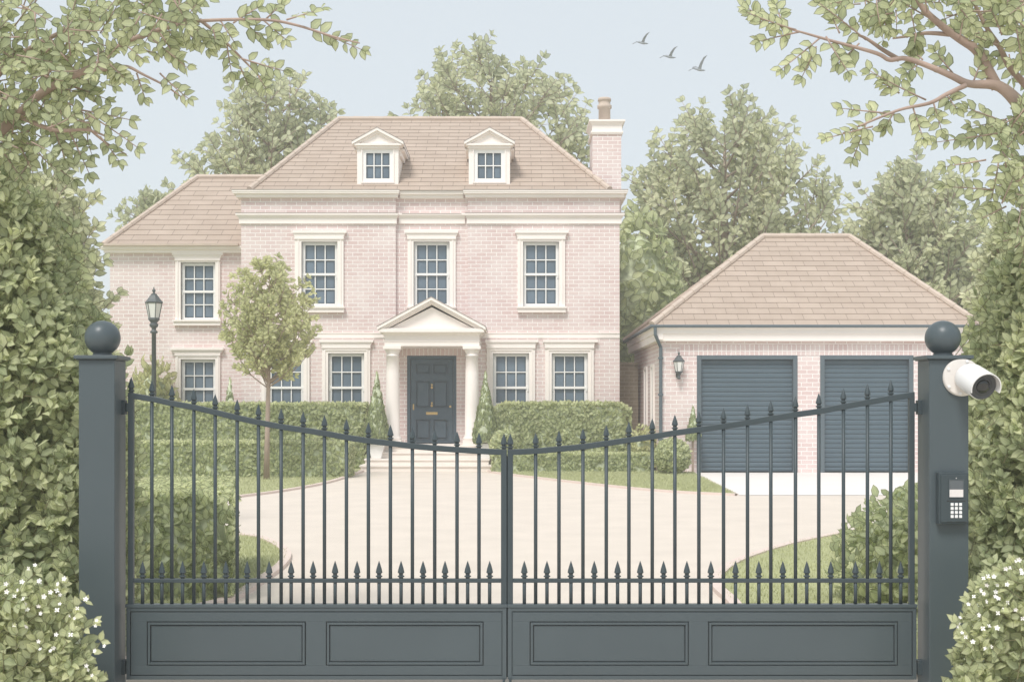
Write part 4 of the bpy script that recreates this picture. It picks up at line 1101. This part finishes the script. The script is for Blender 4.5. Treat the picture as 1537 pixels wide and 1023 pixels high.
# small standard tree on the lawn
YS = 26.6; cx = X(400,YS)
pf = [(Z(y,YS), X(400,YS)-X(a,YS), X(b,YS)-X(400,YS)) for y, a, b in ((396,390,416),(410,371,434),(432,353,452),(460,342,465),(490,339,470),(515,341,470),(538,353,458),(554,375,438))][::-1]
crown_tree('small_tree', 'slender young tree with open rounded crown standing on the lawn before the hedge', (cx, YS, .02), (X(404,YS), YS, Z(430,YS)), pf, lambda z: (X(403,YS), YS), .85, .17, 64, M['leaf_young'], pairs=2, spl=.32, tr=.055, limb_z0=Z(582,YS), twig=.008, nsp=6, fill=.35, jit=(.94,1.0))

# near tall hedges left and right, the mid-distance trees behind them
def wall_of_leaves(name, label, poly, y0, y1, z0, L, n, mat, cat='hedge', pairs=2, spl=.20, outer=None, core=True):
    """poly: list of (z, inner x) of the side facing the gate, outer: the far x"""
    xm = sum(p[1] for p in poly)/len(poly)
    sg = 1 if outer < xm else -1
    t = thing(name, label, cat, ((outer+xm)/2, (y0+y1)/2, 0))
    zs = [p[0] for p in poly]; xs = [p[1] for p in poly]
    c = MB(); ins = L*2.0
    K = len(poly)
    for (z, x) in poly:
        x_ = x-sg*ins; z_ = z if z < zs[-1]-.01 else z-ins
        lo, hi = sorted((outer, x_)); c.v += [(lo,y0+ins,z_),(hi,y0+ins,z_),(hi,y1,z_),(lo,y1,z_)]
    for k in range(K-1):
        for j in range(4): c.f.append((4*k+j, 4*k+(j+1) % 4, 4*k+4+(j+1) % 4, 4*k+4+j))
    c.f.append(tuple(4*(K-1)+j for j in range(4)))
    if core: c.build('inner_growth', M['core'], t)
    f = Foliage()
    for _ in range(n):
        z = random.uniform(zs[0], zs[-1]); xi = float(np.interp(z, zs, xs))
        q = random.random()
        if q < .66: p = (random.uniform(min(outer,xi), max(outer,xi)), y0+random.uniform(-.10,.22)*(L/.12), z); fc = (sg*.25, -1, .35)
        elif q < .90: p = (xi-sg*random.uniform(-.05,.12)*(L/.12), random.uniform(y0, y1), z); fc = (sg*.8, -.7, .35)
        else:
            xx = random.uniform(min(outer,xi), max(outer,xi)); p = (xx, random.uniform(y0, y1), zs[-1] if False else z); fc = (sg*.2, -.7, .6)
        d = np.array((sg*random.gauss(.35,.5), -abs(random.gauss(.35,.35)), random.gauss(.45,.55)))
        d /= np.linalg.norm(d); ln = spl*random.uniform(.7,1.25)
        f.spray(np.array(p)-d*ln*.8, d, ln, pairs, L, np.array(fc)+np.array([random.gauss(0,.3) for _ in range(3)]), tone=min(1,max(0,.48+random.gauss(0,.22))), twig=.0035, tip=3)
    f.build('leaves', mat, t)
    f.twigs(MB(), 3).build('twigs', M['twig'], t)
    return t
def xz(pts, Y): return [(Z(y,Y), X(x,Y)) for x, y in pts]
wall_of_leaves('tall_hedge', 'tall broad-leaved hedge on the left behind the gate post', xz([(160,1080),(158,900),(150,700),(132,560),(92,470),(66,420),(52,360),(34,315),(10,280)], 7.6), 7.45, 8.3, 0, .108, 2500, M['leaf_near'], outer=-4.2)
wall_of_leaves('tall_hedge', 'tall broad-leaved hedge on the right beside the camera and intercom post', xz([(1440,1080),(1455,900),(1490,700),(1505,600),(1522,520),(1532,470),(1540,420),(1548,390)], 7.6), 7.45, 8.3, 0, .108, 2500, M['leaf_near'], outer=4.2)
Ym = 15.0; cxm = X(60,Ym)
pf = [(Z(y,Ym), X(60,Ym)-X(a,Ym), X(b,Ym)-X(60,Ym)) for y, a, b in ((275,40,78),(300,10,95),(330,-20,112),(380,-40,122),(430,-60,130),(480,-70,136),(540,-70,136),(620,-60,130),(680,-50,120))][::-1]
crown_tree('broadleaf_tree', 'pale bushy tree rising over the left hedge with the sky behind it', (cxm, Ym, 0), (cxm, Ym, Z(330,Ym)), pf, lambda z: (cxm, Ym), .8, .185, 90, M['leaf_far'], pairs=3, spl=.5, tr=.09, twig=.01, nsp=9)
Ym = 16.0; cxm = X(1500,Ym)
pf = [(Z(y,Ym), X(1500,Ym)-X(a,Ym), X(b,Ym)-X(1500,Ym)) for y, a, b in ((350,1515,1540),(380,1508,1560),(410,1506,1580),(450,1508,1590),(520,1512,1590),(620,1512,1590))][::-1]
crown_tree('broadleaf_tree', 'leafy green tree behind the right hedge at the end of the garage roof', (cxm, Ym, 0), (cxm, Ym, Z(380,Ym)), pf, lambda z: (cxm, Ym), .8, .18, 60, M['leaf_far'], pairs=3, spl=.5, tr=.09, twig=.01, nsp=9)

# flowering shrubs in front of the posts
def flower_shrub(label, prof, Y, outer, n, nfl, sg, seedpts):
    xm = sum(p[1] for p in prof)/len(prof)
    t = thing('flowering_shrub', label, 'shrub', ((outer+xm)/2, Y, 0), 'white flowering shrubs at the gate posts')
    zs = [p[0] for p in prof]; xs = [p[1] for p in prof]
    c = MB(); ins = .22
    for (z, x) in prof:
        lo, hi = sorted((outer, x-sg*ins)); zz = z-(.24 if z == zs[-1] else .12 if z == zs[-2] else 0)
        c.v += [(lo,Y+.06,zz),(hi,Y+.06,zz),(hi,Y+.4,zz),(lo,Y+.4,zz)]
    K = len(prof)
    for k in range(K-1):
        for j in range(4): c.f.append((4*k+j, 4*k+(j+1) % 4, 4*k+4+(j+1) % 4, 4*k+4+j))
    c.f.append(tuple(4*(K-1)+j for j in range(4)))
    c.build('inner_growth', M['core'], t)
    f = Foliage()
    for _ in range(n):
        z = random.uniform(zs[0], zs[-1]-.07); xi = float(np.interp(z, zs, xs))
        xx = random.uniform(min(outer, xi-sg*.10), max(outer, xi-sg*.10)) if random.random() < .72 else xi-sg*random.gauss(.10,.06)
        p = np.array((xx, Y-.10+random.uniform(-.10,.16), z))
        d = np.array((sg*random.gauss(.3,.5), -abs(random.gauss(.3,.3)), random.gauss(.5,.5))); d /= np.linalg.norm(d)
        ln = .19*random.uniform(.7,1.25)
        f.spray(p-d*ln*.75, d, ln, 2, .10, np.array((sg*.2,-1,.4))+np.array([random.gauss(0,.35) for _ in range(3)]), tone=min(1,max(0,.55+random.gauss(0,.22))), twig=.003)
    spots = [(px, py, Y-.19+random.uniform(-.03,.02)) for px, py in seedpts]
    for (px, py, yy) in spots:
        e_ = np.array((X(px,yy), yy+.012, Z(py,yy)-.012)); d = np.array((sg*random.uniform(.5,.9), -.25, random.uniform(.35,.8))); d /= np.linalg.norm(d)
        ln = random.uniform(.20,.27)
        f.spray(e_-d*ln, d, ln, 3, .082, np.array((sg*.2,-1,.4))+np.array([random.gauss(0,.3) for _ in range(3)]), tone=random.uniform(.45,.8), twig=.003, curve=0)
    f.build('leaves', M['leaf_near'], t)
    f.twigs(MB(), 3).build('twigs', M['twig'], t)
    for (px, py, yy) in spots:
        o_ = np.array((X(px,yy), yy-.035, Z(py,yy)))
        for q in range(2):
            fl = MB()
            cpt = o_+np.array((random.gauss(0,.022), random.gauss(0,.012), random.gauss(0,.022)))
            ax_ = Vector((random.gauss(0,.5), -1, random.gauss(.3,.4))).normalized(); u_ = ax_.orthogonal().normalized(); w_ = ax_.cross(u_)
            kk = random.choice((4,5,5)); r0 = random.uniform(.009,.014)
            for j in range(kk):
                a_ = 2*math.pi*j/kk; dd = (u_*math.cos(a_)+w_*math.sin(a_)); ss = ax_.cross(dd)
                C = Vector(cpt)
                pts = [C, C+dd*r0*.55+ss*r0*.36+ax_*r0*.25, C+dd*r0*1.05+ss*r0*.2+ax_*r0*.3, C+dd*r0*1.05-ss*r0*.2+ax_*r0*.3, C+dd*r0*.55-ss*r0*.36+ax_*r0*.25]
                fl.poly(pts)
            fl.build('flower', M['petal'], t)
    return t
flower_shrub('low white flowering shrub at the foot of the plain gate post', xz([(165,1110),(152,1023),(142,980),(122,940),(84,905),(44,880),(-10,850)], 6.45), 6.45, -3.5, 300, 20, 1,
    [(52,857),(88,885),(34,880),(18,872),(70,872),(97,905),(110,920),(125,899),(139,932),(150,959),(62,913),(108,945),(34,942),(60,965),(82,972),(128,985),(75,882),(92,873),(30,887),(48,905),(137,1008)])
flower_shrub('low white flowering shrub at the foot of the post with the intercom', xz([(1405,1110),(1412,1023),(1430,975),(1442,935),(1460,900),(1488,868),(1530,835)], 6.45), 6.45, 3.5, 300, 20, -1,
    [(1454,899),(1474,874),(1487,862),(1503,855),(1518,848),(1523,843),(1436,932),(1449,962),(1470,948),(1485,936),(1493,906),(1508,902),(1466,918),(1524,912),(1486,973),(1502,880),(1478,882),(1444,950),(1490,898)])

# overhanging trees whose limbs reach into the top corners
def overhang(label, base, limbs_px, sprays, Y, L, extra=0, area=None):
    t = thing('overhanging_tree', label, 'tree', base, 'trees overhanging the top corners')
    m = MB(); paths = []
    for pts, r0, r1, yoff in limbs_px:
        rad = list(np.interp(np.linspace(0, 1, (len(pts)-1)*5+1), np.linspace(0, 1, len(r0)), r0)) if isinstance(r0, list) else None
        P3 = [Vector(p) if len(p) == 3 else Vector((X(p[0],Y+yoff), Y+yoff, Z(p[1],Y+yoff))) for p in pts]
        P3 = catmull(P3, 5); k = len(P3)
        m.tube(P3, rad or [r0+(r1-r0)*i/(k-1) for i in range(k)], 9); paths.append(P3)
    f = Foliage()
    for (x0, y0, x1, y1, pairs, yo) in sprays:
        a = np.array((X(x0,Y+yo), Y+yo, Z(y0,Y+yo))); b = np.array((X(x1,Y+yo), Y+yo+random.uniform(-.08,.08), Z(y1,Y+yo)))
        f.spray(a, b-a, float(np.linalg.norm(b-a)), pairs, L, (random.gauss(0,.2), -1, .25+random.gauss(0,.2)), tone=random.uniform(.4,.8), twig=.006, curve=.05)
    for k in range(extra):
        x, y = area(); yo = random.uniform(-.3,.5)
        a = np.array((X(x,Y+yo), Y+yo, Z(y,Y+yo))); d = np.array((random.gauss(0,.6), random.gauss(-.2,.3), random.gauss(-.1,.6))); d /= np.linalg.norm(d)
        f.spray(a, d, random.uniform(.14,.26), random.choice((2,2,3)), L, (random.gauss(0,.3), -1, .3), tone=random.uniform(.25,.75), twig=.005)
    f.build('crown', M['leaf_over'], t)
    f.twigs(m, 5); m.build('trunk', M['bark'], t, smooth=True)
    return t
YO = 7.4
def areaL():
    while True:
        x, y = random.uniform(-60,280), random.uniform(-40,260)
        if y < 30+.0*x or (x < 130 and y < 110) or (x < 75 and y < 250) or (x < 180 and y < 75) or (x < 150 and 140 < y < 205) : return x, y
bl_ = (-4.6, 7.6, 0)
overhang('tree branch of rounded green leaves reaching in from the top left corner', bl_,
    [([bl_, (-4.5,7.6,1.6), (-4.1,7.5,2.9), (-30,215), (20,180), (60,142), (105,116), (150,95), (185,65), (230,48), (275,35), (330,30), (400,30), (445,38), (500,55), (540,65)], [.12,.09,.055,.034,.030,.026,.022,.019,.016,.014,.012,.010,.009,.008,.006,.004], 0, 0),
     ([(62,140), (75,100), (95,75), (110,50)], .018, .006, .05), ([(135,104), (165,104), (190,100), (215,112), (250,130), (275,148)], .014, .004, -.05),
     ([(-20,130), (20,90), (60,65), (110,40), (150,25)], .022, .008, .2), ([(300,30), (330,55), (365,90), (395,120)], .012, .004, .1), ([(30,175), (80,195), (130,195), (160,205)], .016, .005, -.1), ([(130,190),(160,215),(190,232)], .01, .004, 0)],
    [(210,60,250,30,4,.05),(240,50,262,85,3,-.05),(270,40,300,12,3,0),(290,35,310,70,3,-.05),(350,35,385,12,3,0),(365,32,395,58,3,0),(150,100,185,70,4,-.05),(120,118,100,85,3,0),(160,92,190,120,3,-.08),(455,40,545,68,6,0),(430,30,480,8,3,0),(395,30,430,60,3,0),(400,28,418,2,3,.05),(330,30,350,62,3,0),(320,45,325,65,3,0),(340,65,345,105,3,.1),(362,88,425,105,4,.05),(385,110,400,135,3,.1),(360,100,370,125,3,.1),
     (230,60,285,105,4,0),(240,110,282,152,4,-.05),(205,110,218,148,3,0),(180,105,182,118,3,0),(215,75,262,92,3,.1),(130,170,210,218,5,-.1),(120,165,195,178,4,0),(150,205,185,242,4,0),(100,190,130,255,4,0),(80,190,98,240,3,0),
     (110,130,150,142,3,.1),(60,125,130,140,4,.1),(180,60,215,90,3,0),(20,200,58,262,5,.1),(0,220,30,270,4,0),(40,215,65,225,3,0),(250,40,262,62,3,0),(280,40,290,62,3,0),(110,40,120,80,3,0),(60,65,62,100,3,.1),(20,80,28,115,3,0)],
    YO, .098, 215, areaL)
def areaR():
    while True:
        x, y = random.uniform(1260,1600), random.uniform(-40,430)
        if (y < 25 and x > 1290) or (x > 1480 and y < 90) or (x > 1500+max(0,(y-330))*.5 and 175 < y < 420 and x < 1600): return x, y
br_ = (4.6, 7.6, 0)
overhang('tree branch of rounded green leaves reaching in from the top right corner', br_,
    [([br_, (4.5,7.6,1.8), (4.0,7.5,3.0), (1560,195), (1537,165), (1500,130), (1455,126), (1430,115), (1400,102), (1360,88), (1335,90), (1315,80), (1250,62), (1190,45), (1130,30)], [.12,.10,.08,.06,.046,.033,.023,.021,.018,.015,.014,.012,.009,.006,.004], 0, 0),
     ([(1497,132), (1480,100), (1465,75), (1440,58), (1415,40), (1385,12), (1370,-20)], .036, .014, .02), ([(1425,52), (1390,50), (1360,55), (1340,58)], .015, .005, .05),
     ([(1450,128), (1420,142), (1395,155), (1350,165), (1300,185), (1265,200)], .016, .004, -.05), ([(1560,150), (1537,125), (1515,100), (1500,70), (1480,40), (1460,0)], .026, .01, .25), ([(1350,90), (1325,75), (1300,58), (1280,50)], .016, .006, .1)],
    [(1195,45,1115,28,6,0),(1200,48,1140,62,4,0),(1230,58,1172,108,4,0),(1225,70,1205,115,3,0),(1150,35,1120,12,3,.05),(1175,35,1165,5,3,.05),(1240,55,1265,115,4,0),(1300,60,1225,8,5,.05),(1290,65,1262,92,3,0),(1260,50,1250,20,3,0),
     (1310,190,1238,210,5,-.05),(1300,185,1285,235,4,-.05),(1330,170,1260,165,4,0),(1370,160,1380,210,4,0),(1345,165,1330,190,3,0),(1390,150,1300,112,5,0),(1350,140,1325,125,3,0),(1400,150,1412,195,3,0),(1420,140,1430,165,3,0),
     (1380,95,1362,110,3,0),(1385,90,1375,75,3,0),(1430,110,1400,80,3,.05),(1400,30,1330,-5,4,.1),(1440,60,1445,20,4,0),(1460,125,1480,75,4,0),(1375,50,1372,70,3,0),(1500,180,1450,165,3,0),(1500,200,1405,215,5,.05),(1480,240,1420,250,4,0),(1490,285,1425,275,4,0),(1510,310,1468,330,4,0),(1535,355,1500,352,3,0),(1500,235,1490,300,4,0),(1340,20,1300,30,3,0),(1320,10,1330,45,4,0)],
    YO, .098, 210, areaR)

# ------------------------------------------------------------------ birds
def bird(label, px, py, s, raised):
    Y = 26.0; t = Vector((X(px,Y), Y, Z(py,Y)))
    b = MB()
    # body along +x (head to the right), tail to the left
    b.lathe([(0,-.5),(.035,-.42),(.05,-.2),(.085,.05),(.09,.2),(.06,.33),(.065,.40),(.04,.47),(.0,.56)], 0, 0, 10, axis=(1,0,-.18), org=(0,0,0))
    b.v = [(x, y, z-.04*math.cos(3*x)) for x, y, z in b.v]
    k = len(b.v)
    def wing(pts, th=.016):
        i = len(b.v); n = len(pts)
        for p in pts: b.v.append((p[0], p[1], p[2]+th))
        for p in pts: b.v.append((p[0], p[1]+.01, p[2]-th))
        b.f.append(tuple(range(i, i+n))); b.f.append(tuple(range(i+2*n-1, i+n-1, -1)))
        for q in range(n): q2 = (q+1) % n; b.f.append((i+q2, i+q, i+n+q, i+n+q2))
    h_ = raised
    wing([(.22,-.05,.0),(.26,-.18,.16*h_),(.40,-.34,.40*h_),(.56,-.45,.54*h_),(.60,-.48,.56*h_),(.34,-.40,.48*h_),(.12,-.26,.26*h_),(-.04,-.05,.0)])
    wing([(.16,.05,.0),(.05,.25,.12*h_),(-.12,.55,.24*h_),(-.32,.75,.22*h_),(-.22,.55,.14*h_),(-.1,.25,.05*h_),(-.06,.05,.0)])
    wing([(-.42,-.02,.02),(-.72,-.06,-.10),(-.7,.06,-.10),(-.42,.02,.02)], .01)
    me = bpy.data.meshes.new('bird'); me.from_pydata([(x*s, y*s, z*s) for x, y, z in b.v], [], b.f); me.update()
    o_ = link('bird', me, M['bird'], None); o_.location = t
    tag(o_, label, 'bird', 'birds in the sky')
bird('small grey bird, highest and leftmost of the three in the sky', 963, 64, .27, 1.2)
bird('small grey bird flying between the two other birds', 1004, 85, .28, 1.15)
bird('grey bird with steeply raised wing, lowest and largest of the three', 1048, 104, .29, 1.6)

# ------------------------------------------------------------------ air
HAZE = True
if HAZE:
    hz_ = MB().box(-160, 160, -30, 160, -1.1, 15.5).build('haze', bpy.data.materials.new('haze_air')); tag(hz_, kind='stuff')
    m = hz_.data.materials[0]; m.use_nodes = True; nt = m.node_tree
    nt.nodes.remove(nt.nodes['Principled BSDF'])
    pv = nt.nodes.new('ShaderNodeVolumePrincipled'); pv.inputs['Density'].default_value = .0026; pv.inputs['Color'].default_value = (.96, .96, .96, 1)
    pv.inputs['Anisotropy'].default_value = 0.0
    nt.links.new(pv.outputs[0], nt.nodes['Material Output'].inputs['Volume'])
